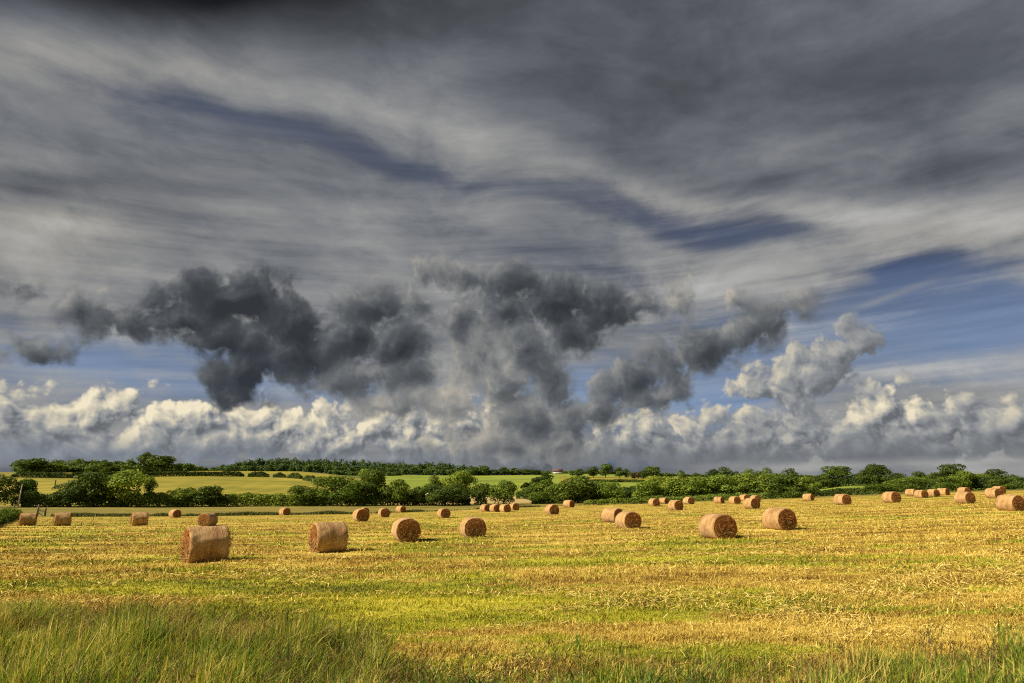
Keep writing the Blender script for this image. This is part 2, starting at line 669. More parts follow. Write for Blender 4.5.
warm_side = gsum(PT, [(40, 215, 230, 60, 0, 1.0), (120, 60, 260, 40, 0, 0.7), (600, 190, 160, 22, -10, 0.6), (950, 230, 130, 18, 3, 0.6)])
tint = W.mix(W.m('MINIMUM', warm_side, 1.0), tint, W.mix(1.0, tint, (1.03, 1.0, 0.945), 'MULTIPLY'))
sheet = W.vm('SCALE', tint)
W.put(sheet.s.node.inputs['Scale'], vl * GAIN)

# gaps in the sheet
gap = gsum(PW, [
    (150, 102, 160, 12, -10, 0.62), (330, 150, 120, 12, -17, 0.82), (480, 186, 120, 14, -12, 0.78), (620, 212, 130, 15, -12, 0.82),
    (745, 240, 110, 13, -4, 0.8), (200, 135, 190, 22, -8, 0.34), (430, 222, 190, 18, -8, 0.38),
    (905, 276, 46, 11, 4, 1.15), (1000, 302, 110, 34, 3, 1.1), (880, 300, 80, 16, 16, 0.60), (940, 340, 140, 30, 0, 0.95), (820, 300, 60, 14, 10, 0.5),
    (780, 350, 120, 32, 0, 0.55), (210, 362, 190, 30, 0, 0.85), (90, 345, 120, 22, 0, 0.55), (320, 392, 170, 16, 0, 0.8),
    (700, 300, 120, 25, -8, 0.42), (600, 385, 130, 30, 0, 0.80), (720, 400, 90, 26, 0, 0.70), (500, 465, 300, 7, 0, 0.30), (550, 262, 160, 13, -6, 0.34),
])
gap = W.ss(0.10, 1.30, gap + (0.5 - n_a) * 1.2 + (0.5 - n_b) * 0.95 * W.ss(460, 200, E_) + (0.5 - n_f) * 0.9)
trail = gauss(W.vm('ADD', PT, W.vm('MULTIPLY', wv, (14.0, 14.0, 0.0))), 893, 297, 48, 3.6, 21, 0.42) + gauss(PT, 245, 372, 70, 3, -10, 0.3)
gap = W.m('MAXIMUM', gap - trail, 0.0)
deep = gsum(PT, [(990, 305, 130, 44, 0, 1.0), (905, 276, 60, 20, 0, 0.9), (730, 236, 90, 16, -6, 0.35)])
gap_col = W.mix(W.ss(90, 230, E_), W.mix(0.85, blue, col(128, 148, 178)), W.mix(0.93, blue, W.mix(W.m('MINIMUM', deep, 1.0), col(84, 90, 103), col(72, 85, 114))))
gap_col = W.mix(1.0, gap_col, W.mix(n_b, (0.55, 0.6, 0.68), (1.5, 1.42, 1.34)), 'MULTIPLY')
sky_col = W.mix(gap, sheet, gap_col)


# heaped clouds: joined ellipses broken up by billows, shaded towards the sun on their left
def heap(name, blobs, k, grow=0.45):
    def build(P):
        acc = None
        for i, (cx, cy, rx, ry, ang, b) in enumerate(blobs):
            if i % 8 == 7:                       # keeps the evaluation in sequence (short shader stack)
                P = W.vm('MULTIPLY_ADD', acc, (1e-9, 1e-9, 0.0), P)
            l = blob_len(P, cx, cy, rx, ry, ang)
            r = float(min(rx, ry)) / k
            pad = max(0.0, 22.0 - min(rx, ry)) * grow * (0.55 if min(rx, ry) < 9.5 else 1.0) / k      # small puffs must survive the billows
            e = W.m('EXPONENT', W.m('MULTIPLY_ADD', l, -r, r + pad))
            eb = W.vm('MULTIPLY', e, (1.0, b, 0.0))
            acc = W.vm('ADD', acc if acc is not None else (1e-6, 3e-7, 0.0), eb)
        sw, sb, _ = W.sep(acc)
        return [W.m('LOGARITHM', sw, math.e) * k, sb / sw]
    return in_group(name, None, build, ('Depth', 'Bright'))


def billow(P, size, detail=3.0, rough=0.55):
    v = W.voro(P, 1 / size, detail, rough, 'F1', '2D')
    return 0.42 - v * v * 1.15


def shifted(P, dxy):
    return W.vm('ADD', P, (dxy[0], dxy[1], 0.0))


cw = W.noise(PT, 1 / 48, 2, 0.5, '2D', col=True)
PC = W.vm('ADD', PT, W.vm('MULTIPLY', W.vm('SUBTRACT', cw, (0.5, 0.5, 0.5)), (17.0, 14.0, 0.0)))
PD = W.vm('ADD', PT, W.vm('MULTIPLY', W.vm('SUBTRACT', cw, (0.5, 0.5, 0.5)), (19.0, 16.0, 0.0)))

BANK = [   # bright heads of the far cloud bank, and the lit heaps at the right
    (10, 418, 44, 36, 0, .72), (55, 430, 34, 26, 0, .82), (98, 416, 34, 26, 0, .95), (142, 422, 36, 28, 0, .95), (186, 414, 34, 26, 0, 1.0),
    (228, 432, 36, 24, 0, .85), (276, 430, 40, 28, 0, .92), (322, 434, 34, 26, 0, .92), (366, 432, 36, 28, 0, .85), (410, 432, 36, 28, 0, .75),
    (460, 426, 36, 32, 0, .85), (508, 418, 30, 32, 0, .85), (540, 440, 30, 18, 0, .55),
    (150, 446, 230, 23, 0, .8), (420, 447, 170, 20, 0, .8),
    (600, 446, 36, 9, 0, .50), (640, 440, 30, 13, 0, .72), (690, 438, 24, 16, 0, .78), (657, 426, 12, 8, 0, .9), (742, 442, 30, 14, 0, .62), (690, 449, 80, 11, 0, .42),
    (800, 440, 30, 17, 0, .60), (838, 436, 30, 18, 0, .62), (884, 410, 24, 22, 0, .92), (862, 424, 22, 16, 0, .85), (912, 414, 26, 26, 0, .85), (948, 428, 38, 20, 0, .62), (965, 416, 22, 18, 0, .66), (1008, 424, 32, 24, 0, .66), (1050, 430, 40, 28, 0, .6),
    (890, 450, 190, 22, 0, .40),
    (740, 404, 22, 10, 24, .72), (768, 388, 28, 16, 30, .66), (800, 370, 30, 19, 28, .56), (834, 352, 32, 18, 18, .42), (858, 346, 16, 12, 0, .34), (792, 396, 26, 14, 30, .46), (772, 420, 22, 12, 24, .55), (822, 374, 24, 12, 26, .38), (790, 430, 30, 14, 20, .5), (862, 386, 14, 7, 30, .5), (770, 440, 20, 12, 0, .6),
    (-60, 425, 70, 34, 0, .8), (-180, 430, 80, 36, 0, .8), (-330, 430, 90, 30, 0, .75), (1150, 430, 80, 28, 0, .6), (1290, 430, 90, 34, 0, .7),
]
DARK = [   # nearer dark heaps
    (232, 294, 58, 27, 4, .06), (178, 312, 44, 23, 0, .10), (116, 320, 32, 11, 0, .20), (222, 338, 50, 22, -14, .12), (252, 368, 40, 24, 0, .07), (234, 386, 30, 12, 0, .14),
    (290, 322, 42, 28, 0, .09), (300, 354, 42, 27, 0, .12), (345, 336, 34, 28, 0, .18), (372, 304, 26, 20, 0, .20), (396, 346, 34, 26, 0, .22),
    (360, 380, 40, 17, 0, .32), (408, 372, 26, 14, 0, .34), (400, 402, 30, 11, 0, .50),
    (425, 276, 12, 8, 0, .34), (461, 273, 13, 8, 0, .30), (416, 298, 13, 13, 0, .34), (461, 320, 17, 19, 0, .32),
    (515, 282, 28, 19, 0, .20), (558, 300, 44, 24, 0, .14), (606, 306, 38, 17, 6, .15), (640, 301, 22, 9, 14, .24), (572, 332, 26, 18, 0, .17), (500, 306, 20, 20, 0, .24),
    (480, 354, 32, 20, 0, .42), (522, 344, 32, 22, 0, .34), (500, 382, 36, 20, 0, .46), (456, 400, 24, 14, 0, .58), (546, 378, 24, 26, 0, .34),
    (526, 418, 34, 26, 0, .40), (500, 442, 46, 12, 0, .46), (552, 440, 26, 13, 0, .40),
    (572, 430, 22, 13, 20, .34), (598, 406, 26, 16, 28, .30), (630, 378, 30, 19, 10, .25), (650, 394, 28, 12, 10, .34), (672, 362, 28, 20, 24, .25), (704, 349, 26, 18, 20, .24), (738, 338, 24, 13, 24, .26), (766, 322, 26, 11, 24, .24), (792, 310, 18, 7, 10, .30),
    (682, 295, 15, 13, 0, .42), (730, 298, 7, 6, 0, .4),
    (20, 289, 13, 7, 10, .20), (34, 350, 24, 8, -6, .20), (74, 306, 9, 9, 0, .32), (108, 300, 8, 7, 0, .36),
]


def layer(base, blobs, b1, b2, amp, soft, cols, delta, gain, k, bias=0.0, rag=1.0, PC=None, puff=1.0, grow=0.45):
    """cols: shadow, mid, lit"""
    hp = heap('heap', blobs, k, grow)
    S0, br = hp(PC)
    B0 = billow(PC, b1) * (amp * puff) + (W.noise(PC, 1 / b2, 5, 0.62, '2D') - 0.5) * amp * rag
    P1 = shifted(PC, delta)
    S1 = hp(P1)[0]
    B1 = billow(P1, b1) * (amp * puff) + (W.noise(P1, 1 / b2, 4, 0.6, '2D') - 0.5) * amp * rag
    d0 = S0 + B0 + bias
    d1 = S1 + B1 + bias
    alpha = W.ss(-soft, soft * 1.2, d0)
    lit = W.m('ADD', (d0 - d1) * gain, 0.42, clamp=True)
    core = W.ss(0.0, 26.0, d0)
    return alpha, lit, core, br


a1, lit1, core1, br1 = layer(None, BANK, 31.0, 30.0, 15.0, 4.6, None, (-6.0, 6.0), 0.033, 6.0, 5.0, 1.0, PC)
low = W.ss(32, 72, E_ + (n_c - 0.5) * 44)
l1 = lit1 * W.lin(0, 1, 0.50, 1.0, low) * W.lin(0.35, 0.95, 0.40, 1.06, br1)
c1 = W.ramp(l1, [(0.0, col(104, 108, 113)), (0.20, col(132, 136, 141)), (0.42, col(164, 164, 161)), (0.68, col(206, 198, 178)), (1.0, col(242, 230, 201))])
c1 = W.mix(W.ss(56, 30, E_ + (n_c - 0.5) * 26) * 0.65, c1, W.mix(W.ss(0, 700, A_ + 400), col(130, 139, 152), col(112, 116, 121)))
a1 = a1 * W.ss(W.lin(60, 200, 14, 29, A_), W.lin(60, 200, 33, 39, A_), E_ + (n_b - 0.5) * 7)
sky_col = W.mix(a1, sky_col, c1)

a2, lit2, core2, br2 = layer(None, DARK, 34.0, 24.0, 15.0, 6.5, None, (-7.0, 8.0), 0.033, 4.5, 5.0, 1.6, PD, 0.52, 0.44)
l2 = lit2 * 0.44 + br2 * 0.90 - core2 * 0.24 - 0.02 + (n_c - 0.5) * 0.12
c2 = W.ramp(l2, [(0.0, col(46, 50, 55)), (0.18, col(65, 69, 74)), (0.36, col(93, 97, 101)), (0.55, col(133, 134, 133)), (0.8, col(190, 182, 168)), (1.0, col(222, 214, 200))])
sky_col = W.mix(a2 * 0.97, sky_col, c2)

# below the horizon the sky just carries its haze colour
sky_col = W.mix(W.ss(-2, -40, E_), sky_col, col(96, 104, 110))
W.put(bg.inputs['Color'], sky_col)

# ------------------------------------------------------------------ land
def px_world(x, y):
    X, Y, r = hit(x, y)
    return X, Y


# patches where the regrowth is green (centre in metres, half-widths, amount)
GREEN = []
for (px, py, wx, wy, amp) in [(440, 612, 3.6, 1.5, .75), (540, 600, 3.2, 1.3, .5), (350, 598, 2.8, 1.2, .4), (140, 588, 3.0, 1.0, .7), (60, 585, 1.6, .8, .3), (215, 566, 3.4, 1.1, .45), (470, 640, 1.6, .6, .35), (330, 556, 4.0, 1.6, .30),
                              (700, 560, 9, 2.0, .22), (640, 545, 8, 2, .2), (70, 531, 3.0, 3.0, .4), (20, 548, 3, 2, .4), (700, 540, 4, 1.5, .3), (790, 612, 3.5, 1.0, .2), (960, 585, 5, 1.2, .15), (60, 560, 4, 2, .2)]:
    X, Y = px_world(px, py)
    GREEN.append((X, Y, wx, wy, amp))


def field_colour(nt):
    """dry straw over green regrowth; the same pattern for the soil sheet and the stubble on it"""
    P = position(nt)
    x, y, z = nt.sep(P)
    flat = nt.xyz(x, y)
    wob = nt.noise(flat, 0.07, 2, 0.5, '2D')
    big = nt.noise(nt.vm('MULTIPLY', nt.vm('ADD', flat, nt.xyz(0.0, wob * 7.0)), (0.085, 0.22, 1)), 1.0, 4, 0.6, '2D')
    med = nt.noise(nt.vm('MULTIPLY', flat, (0.30, 1.05, 1)), 1.0, 4, 0.6, '2D')
    fine = nt.noise(nt.vm('MULTIPLY', flat, (2.2, 5.5, 1)), 1.0, 4, 0.65, '2D')
    row = nt.m('SINE', (y + wob * 6.0 + x * 0.03) * (2 * math.pi / 4.6))
    g = None
    for (X, Y, wx, wy, amp) in GREEN:
        d = nt.vm('MULTIPLY', nt.vm('SUBTRACT', flat, (X, Y, 0)), (1 / wx, 1 / wy, 0))
        l = nt.vm('DOT_PRODUCT', d, d, out=1)
        e = nt.m('EXPONENT', l * -1.0) * amp
        g = e if g is None else g + e
    r = nt.m('SQRT', x * x + y * y)
    mask = (big - 0.5) * 2.0 + (med - 0.5) * 1.5 + g * 0.95 - row * 0.08 + nt.ss(45, 10, r) * 0.10 - nt.ss(-3, 11, x) * 0.10 + 0.37
    green = nt.ss(0.30, 0.72, mask)
    dry = nt.m('ADD', fine * 0.70 + (med - 0.5) * 1.15 + 0.03, row * 0.12)  # med contrast also paints the shaded undersides of straw clumps into the colour
    return P, green, dry, fine, g


def straw_ramp(nt, f):
    return nt.ramp(f, [(0.10, (0.16, 0.095, 0.018)), (0.30, (0.335, 0.228, 0.040)), (0.48, (0.50, 0.370, 0.070)), (0.68, (0.62, 0.485, 0.118)), (0.92, (0.72, 0.59, 0.22))])


def green_ramp(nt, f):
    return nt.ramp(f, [(0.10, (0.075, 0.105, 0.012)), (0.35, (0.20, 0.225, 0.018)), (0.60, (0.385, 0.375, 0.028)), (0.90, (0.56, 0.49, 0.05))])


def mat_field():
    m, nt, b = material('mown_field', 0.95)
    P, green, dry, fine, g = field_colour(nt)
    c = nt.mix(green * 0.85, straw_ramp(nt, dry), green_ramp(nt, dry + g * 0.25))
    nt.put(b.inputs['Base Color'], c)
    bump(nt, b, fine, 0.7, 0.06)
    return m


def mat_verge():
    m, nt, b = material('rough_grass', 0.95)
    P = position(nt)
    n = nt.noise(nt.vm('MULTIPLY', P, (0.03, 0.10, 0.1)), 1, 4, 0.6)
    f = nt.noise(nt.vm('MULTIPLY', P, (0.6, 1.6, 1)), 1, 4, 0.65)
    c = nt.ramp(f * 0.6 + n * 0.5, [(0.30, (0.085, 0.085, 0.018)), (0.5, (0.19, 0.165, 0.035)), (0.62, (0.27, 0.22, 0.055)), (0.8, (0.36, 0.28, 0.09))])
    nt.put(b.inputs['Base Color'], c)
    bump(nt, b, f, 0.8, 0.25)
    return m


def mat_pasture(name, stops, lines=0.0, ang=0.0):
    m, nt, b = material(name, 0.95)
    P = position(nt)
    n = nt.noise(nt.vm('MULTIPLY', P, (0.010, 0.018, 0.02)), 1, 5, 0.6)
    f = nt.noise(nt.vm('MULTIPLY', P, (0.05, 0.16, 0.1)), 1, 4, 0.65)
    v = n * 0.65 + f * 0.40
    if lines:
        x, y, z = nt.sep(P)
        ln = nt.m('SINE', (x * math.sin(ang) + y * math.cos(ang) + n * 10) * (2 * math.pi / 13))
        v = v + ln * lines
    nt.put(b.inputs['Base Color'], nt.ramp(v, stops))
    return m


M_FIELD = mat_field()
M_VERGE = mat_verge()
M_GOLD = mat_pasture('golden_hay_meadow', [(0.3, (0.10, 0.12, 0.016)), (0.45, (0.19, 0.19, 0.024)), (0.57, (0.29, 0.25, 0.034)), (0.72, (0.42, 0.33, 0.06))], 0.10, 0.25)
M_PASTURE = mat_pasture('green_pasture', [(0.3, (0.09, 0.145, 0.018)), (0.5, (0.19, 0.25, 0.03)), (0.7, (0.31, 0.34, 0.055))], 0.07, 0.9)
M_TAN = mat_pasture('pale_stubble', [(0.3, (0.30, 0.22, 0.085)), (0.5, (0.42, 0.31, 0.13)), (0.7, (0.50, 0.39, 0.18))])
M_ROUGH = mat_pasture('rough_hill_grass', [(0.3, (0.05, 0.075, 0.014)), (0.5, (0.09, 0.12, 0.02)), (0.7, (0.15, 0.17, 0.03))])

FINE_AZ = np.radians(np.arange(-43, 43.01, 0.18))
COARSE = np.radians(np.arange(-180, -43, 3.0))
AZ_ALL = np.concatenate([COARSE, FINE_AZ, -COARSE[::-1]])


def polar(name, rows_r, mats, relief=None, mat_idx=None, closed_centre=False):
    """rows_r: (nr, na) ranges for each bearing in AZ_ALL"""
    nr, na = rows_r.shape
    X = rows_r * np.sin(AZ_ALL)[None]
    Y = rows_r * np.cos(AZ_ALL)[None]
    Z = ground(X, Y)
    if relief is not None:
        Z = Z + relief(X, Y, rows_r)
    V = np.stack([X, Y, Z], -1).reshape(-1, 3)
    idx = np.arange(nr * na).reshape(nr, na)
    q = np.stack([idx[:-1, :-1], idx[:-1, 1:], idx[1:, 1:], idx[1:, :-1]], -1)[:, :, ::-1].reshape(-1, 4)
    faces = q.ravel()
    cnt = np.full(len(q), 4)
    mi = None
    if mat_idx is not None:
        rc = (rows_r[:-1, :-1] + rows_r[1:, 1:]) / 2
        ac = np.broadcast_to((AZ_ALL[:-1] + AZ_ALL[1:])[None] / 2, rc.shape)
        mi = mat_idx(rc, ac).ravel()
    if closed_centre:
        faces = np.concatenate([idx[0][::-1], faces])
        cnt = np.concatenate([[na], cnt])
    me = mesh_from(name, V, faces, cnt, mats, True, mi)
    o = link(name, me)
    o['kind'] = 'structure'
    return o


def relief(X, Y, R):
    wob = vnoise(X * 0.07, Y * 0.07, 3)
    row = np.sin((Y + wob * 6.0 + X * 0.03) * (2 * math.pi / 4.6))
    h = 0.045 * row + 0.07 * (fbm(X * 0.55, Y * 1.1, 5, 3) - 0.5) + 0.05 * (fbm(X * 2.2, Y * 3.6, 9, 2) - 0.5)
    return h * sstep(3, 8, R) * (1 - sstep(60, 115, R))


edge_all = field_edge(AZ_ALL)
t = np.linspace(0, 1, 330)[:, None]
r_in = np.exp(math.log(1.2) + (np.log(edge_all)[None] - math.log(1.2)) * t ** 0.82)
polar('field', r_in, [M_FIELD], relief, closed_centre=True)
t = np.linspace(0, 1, 30)[:, None]
polar('verge', edge_all[None] + (262 - edge_all)[None] * t, [M_VERGE])

PX_OF = np.linspace(-400, 1450, 600)
PX_AZ = np.array([az_of(p) for p in PX_OF])


def parcels(r, a):
    px = np.interp(a, PX_AZ, PX_OF)
    wig = 10 * np.sin(px * 0.05)
    k = np.full(r.shape, 3)                                   # rough hill grass
    k[(px < 384) & (r > 262) & (r < 860 + 0 * wig)] = 0         # golden hay meadows on the left hill
    k[(px >= 384) & (px < 700) & (r > 330)] = 1                # green pastures
    k[(px >= 560) & (px < 700) & (r > 700) & (r < 900)] = 0
    k[(px >= 384) & (px < 532) & (r > 262) & (r < 372)] = 2     # a strip of stubble
    k[(px >= 700) & (r > 262)] = 1
    return k


rr = np.concatenate([np.linspace(262, 460, 40), np.geomspace(463, 1400, 150), np.geomspace(1420, 9000, 14)])[:, None]
polar('hills', np.broadcast_to(rr, (len(rr), len(AZ_ALL))).copy(), [M_GOLD, M_PASTURE, M_TAN, M_ROUGH], None, parcels)

# ------------------------------------------------------------------ round bales
def mat_wrap():
    m, nt, b = material('net_wrapped_straw', 0.8)
    tc = S(nt, nt.node('ShaderNodeTexCoord').outputs['Object'])
    rnd = objrand(nt)
    x, y, z = nt.sep(tc)
    ang = nt.m('ARCTAN2', x, z)
    uv = nt.xyz(ang * 0.62, y, rnd * 30)
    band = nt.noise(nt.vm('MULTIPLY', uv, (1.2, 26, 1)), 1, 3, 0.6)
    strand = nt.noise(nt.vm('MULTIPLY', uv, (60, 45, 1)), 1, 3, 0.7)
    blot = nt.noise(uv, 2.6, 4, 0.6)
    c = nt.ramp((blot - 0.5) * 0.7 + (strand - 0.5) * 0.55 + (band - 0.5) * 0.4 + 0.60, [(0.30, (0.11, 0.060, 0.024)), (0.44, (0.24, 0.135, 0.050)), (0.58, (0.42, 0.250, 0.098)), (0.78, (0.60, 0.41, 0.19))])
    c = nt.mix(nt.lin(0, 1, 0, 0.35, rnd), c, nt.mix(1.0, c, (0.88, 0.86, 0.88), 'MULTIPLY'))
    nt.put(b.inputs['Base Color'], c)
    bump(nt, b, strand + band * 0.6 + blot * 1.5, 0.9, 0.05)
    b.inputs['Sheen Weight'].default_value = 0.1
    return m


def mat_end():
    m, nt, b = material('cut_straw_end', 0.95)
    isl = island(nt)
    tc = S(nt, nt.node('ShaderNodeTexCoord').outputs['Object'])
    x, y, z = nt.sep(tc)
    rad = nt.m('SQRT', x * x + z * z)
    n = nt.noise(tc, 13, 4, 0.72)
    ring = nt.m('SINE', (rad * 60 + nt.m('ARCTAN2', x, z)) + n * 7)
    f = isl * 0.50 + (n - 0.5) * 3.2 + 0.30 + ring * 0.04
    c = nt.ramp(f, [(0.15, (0.030, 0.012, 0.004)), (0.4, (0.14, 0.066, 0.022)), (0.62, (0.30, 0.155, 0.050)), (0.85, (0.54, 0.33, 0.12))])
    rim = nt.ss(0.50, 0.60, rad)
    c = nt.mix(rim * 0.7, c, (0.36, 0.150, 0.045))
    nt.put(b.inputs['Base Color'], c)
    bump(nt, b, n, 0.8, 0.05)
    return m


M_WRAP, M_END = mat_wrap(), mat_end()
RB = BALE_D / 2


def bale_parts(seed):
    rg = np.random.default_rng(seed)
    # wrapped side: a slightly slumped drum with rounded shoulders and a flattened foot
    na, prof = 72, []
    hl = BALE_L / 2
    for yy, rr in [(-hl, RB - .05), (-hl + .012, RB - .022), (-hl + .04, RB - .004)] + [(-hl + .04 + (2 * hl - .08) * k / 16, RB) for k in range(1, 16)] + [(hl - .04, RB - .004), (hl - .012, RB - .022), (hl, RB - .05)]:
        prof.append((yy, rr))
    th = np.arange(na) / na * 2 * math.pi
    V = []
    o1, o2 = rg.uniform(0, 50, 2)

    def shape(yy, rr, th):
        n = (fbm(np.cos(th) * 2.3 + o1, np.sin(th) * 2.3 + yy * 2.1 + o2, seed, 3) - 0.5) * 0.075
        n = n + (vnoise(th * 0 + yy * 17 + o1, th * 1.5, seed + 4) - 0.5) * 0.012
        r = rr + n
        x = r * np.sin(th)
        z = r * np.cos(th)
        z = np.where(z < -RB + 0.11, -RB + 0.11 + (z + RB - 0.11) * 0.22, z)     # settled foot
        return x * (1.02 + 0.02 * (z < 0)), np.full_like(th, yy), z
    for yy, rr in prof:
        x, y, z = shape(yy, rr, th)
        V.append(np.stack([x, y, z], -1))
    V = np.array(V)
    zmin = V[..., 2].min()
    V[..., 2] -= zmin + 0.02
    nr = len(prof)
    idx = np.arange(nr * na).reshape(nr, na)
    nx = np.roll(idx, -1, 1)
    q = np.stack([idx[:-1], nx[:-1], nx[1:], idx[1:]], -1).reshape(-1, 4)
    wrap = mesh_from('wrap', V.reshape(-1, 3), q.ravel(), np.full(len(q), 4), [M_WRAP], True)
    ends = []
    for s in (-1, 1):
        ring = V[0 if s < 0 else -1]
        c = ring.mean(0)
        vs, fs, cn = [], [], []
        fr = [1.0, .93, .84, .72, .6, .48, .36, .24, .12]
        for k, f in enumerate(fr):
            p = c + (ring - c) * f
            # coil of the roll shows as ridges, straw sticks out unevenly
            dep = 0.022 * np.sin(f * 34 + th) + 0.055 * (fbm(np.cos(th) * f * 7 + o1, np.sin(th) * f * 7 + o2, seed + 3 * s + 9, 3) - 0.5) + 0.012 * (1 - f)
            p = p.copy()
            p[:, 1] += s * (dep if k else 0 * dep)
            vs.append(p)
        vs = np.array(vs)
        ii = np.arange(len(fr) * na).reshape(len(fr), na)
        nn = np.roll(ii, -1, 1)
        qq = np.stack([ii[:-1], nn[:-1], nn[1:], ii[1:]], -1).reshape(-1, 4)
        if s > 0:
            qq = qq[:, ::-1]
        base = vs.reshape(-1, 3)
        inner = ii[-1] if s < 0 else ii[-1][::-1]
        # loose straws lying in the coil and standing off the cut face
        m = 620
        rad = np.sqrt(rg.uniform(0.0, 1.0, m)) * 0.97
        aa = rg.uniform(0, 2 * math.pi, m)
        k = (aa / (2 * math.pi) * na).astype(int) % na
        p0 = c + (ring[k] - c) * rad[:, None]
        tang = np.stack([np.cos(aa), np.zeros(m), -np.sin(aa)], -1)
        d = tang * rg.choice([-1, 1], m)[:, None] + rg.normal(0, .55, (m, 3))
        d /= np.linalg.norm(d, axis=1)[:, None]
        ln = rg.uniform(.06, .22, m)[:, None]
        w = np.cross(d, np.array([0, 1.0, 0]))
        w /= np.maximum(np.linalg.norm(w, axis=1), 1e-3)[:, None]
        w *= rg.uniform(.004, .011, m)[:, None]
        p0[:, 1] += s * rg.uniform(.015, .075, m)
        p1 = p0 + d * ln
        p1[:, 1] = np.where(s * (p1[:, 1] - c[1]) < 0.0, c[1] + s * 0.015, p1[:, 1])
        p1[:, 2] = np.maximum(p1[:, 2], 0.02)
        Q = np.stack([p0 - w, p0 + w, p1 + w * .5, p1 - w * .5], 1)
        nb = len(base)
        allv = np.concatenate([base, Q.reshape(-1, 3)])
        faces = np.concatenate([qq.ravel(), inner, nb + np.arange(4 * m)])
        cnt = np.concatenate([np.full(len(qq), 4), [na], np.full(m, 4)])
        ends.append(mesh_from('straw_end', allv, faces, cnt, [M_END]))
    return wrap, ends


protos = []
for sd in (3, 8, 21, 34):
    w, e = bale_parts(sd)
    protos.append((w, e))

kinds = []
for wi, (w, ends) in enumerate(protos):
    kinds.append((w, ends))
BALE_AT = []
first = {}
for i, (x0, x1, y0, y1, axis, label) in enumerate(BALES):
    h = y1 - y0
    xm = (x0 + x1) / 2
    X, Y, r = hit(xm, y1)
    a = math.atan2(X, Y)
    phi = math.radians(axis) - a
    back = 0.30 * BALE_L * abs(math.cos(phi)) + 0.12
    X += math.sin(a) * back
    Y += math.cos(a) * back
    r += back
    size = 1.0
    if (x1 - x0) / h < 1.68:
        size = min(1.14, max(0.86, (h / F_PX) * r / math.cos(math.atan((xm - CX) / F_PX)) / BALE_D * 1.0))
        size = min(1.14, max(0.86, h * r * math.cos(a) / F_PX / BALE_D / (math.cos(PITCH) ** 0)))
    z = float(ground(np.array([X]), np.array([Y]))[0] + relief(np.array([X]), np.array([Y]), np.array([r]))[0])
    k = i % len(kinds)
    if k not in first:
        root = empty('round_bale', (X, Y, z - 0.01), -math.radians(axis))
        w, ends = kinds[k]
        link('wrap', w, root)
        for e in ends:
            link('straw_end', e, root)
        first[k] = root
    else:
        root = copy_tree(first[k])
        root.location = (X, Y, z - 0.01)
        root.rotation_euler = (0, 0, -math.radians(axis))
    root.scale = (size, size * (0.86 if axis > 40 else 1.0), size)
    tag(root, label, 'bale', 'round straw bales on the mown field')
    BALE_AT.append((X, Y, size, math.radians(axis)))

# ------------------------------------------------------------------ trees, bushes, hedges, woods
def mat_leaf(name, dark, mid, light, tint=0.35):
    m, nt, b = material(name, 0.75)
    isl, rnd = island(nt), objrand(nt)
    P = position(nt)
    n = nt.noise(P, 0.45, 3, 0.6)
    f = isl * 0.5 + (n - 0.5) * 1.0 + 0.25
    c = nt.ramp(f, [(0.15, dark), (0.48, mid), (0.80, light)])
    c = nt.mix(rnd * tint, c, nt.mix(1.0, c, (1.55, 1.15, 0.75), 'MULTIPLY'))
    c = nt.mix(1.0, c, nt.mix(nt.m('FRACT', rnd * 7.31), (0.86, 0.90, 0.90), (1.60, 1.52, 1.28)), 'MULTIPLY')
    nt.put(b.inputs['Base Color'], c)
    b.inputs['Specular IOR Level'].default_value = 0.25
    tr = nt.node('ShaderNodeBsdfTranslucent')
    nt.put(tr.inputs['Color'], nt.mix(1.0, c, (1.25, 1.3, 0.7), 'MULTIPLY'))
    mx = nt.node('ShaderNodeMixShader')
    mx.inputs[0].default_value = 0.30
    nt.l.new(b.outputs[0], mx.inputs[1])
    nt.l.new(tr.outputs[0], mx.inputs[2])
    nt.l.new(mx.outputs[0], m.node_tree.nodes['Material Output'].inputs[0])
    return m


M_LEAF = mat_leaf('hedgerow_leaves', (0.026, 0.054, 0.008), (0.076, 0.132, 0.017), (0.165, 0.225, 0.032))
M_LEAF_LIGHT = mat_leaf('pale_leaves', (0.050, 0.092, 0.012), (0.115, 0.180, 0.026), (0.20, 0.265, 0.045))
M_LEAF_DARK = mat_leaf('dark_leaves', (0.014, 0.030, 0.007), (0.044, 0.080, 0.013), (0.108, 0.155, 0.025))
M_FAR = mat_leaf('far_wood_leaves', (0.022, 0.048, 0.013), (0.055, 0.100, 0.022), (0.11, 0.160, 0.036))
M_COPPER = mat_leaf('copper_leaves', (0.028, 0.022, 0.014), (0.062, 0.044, 0.026), (0.11, 0.075, 0.042), 0.1)
M_BARK, _nt, _b = material('bark', 0.95)
_nt.put(_b.inputs['Base Color'], _nt.ramp(_nt.noise(position(_nt), 3.0, 4, 0.6), [(0.3, (0.045, 0.034, 0.024)), (0.7, (0.13, 0.10, 0.075))]))
M_FLOWER, _nt, _b = material('white_blossom', 0.8)
_nt.put(_b.inputs['Base Color'], _nt.ramp(island(_nt), [(0.2, (0.50, 0.52, 0.42)), (0.8, (0.78, 0.78, 0.68))]))


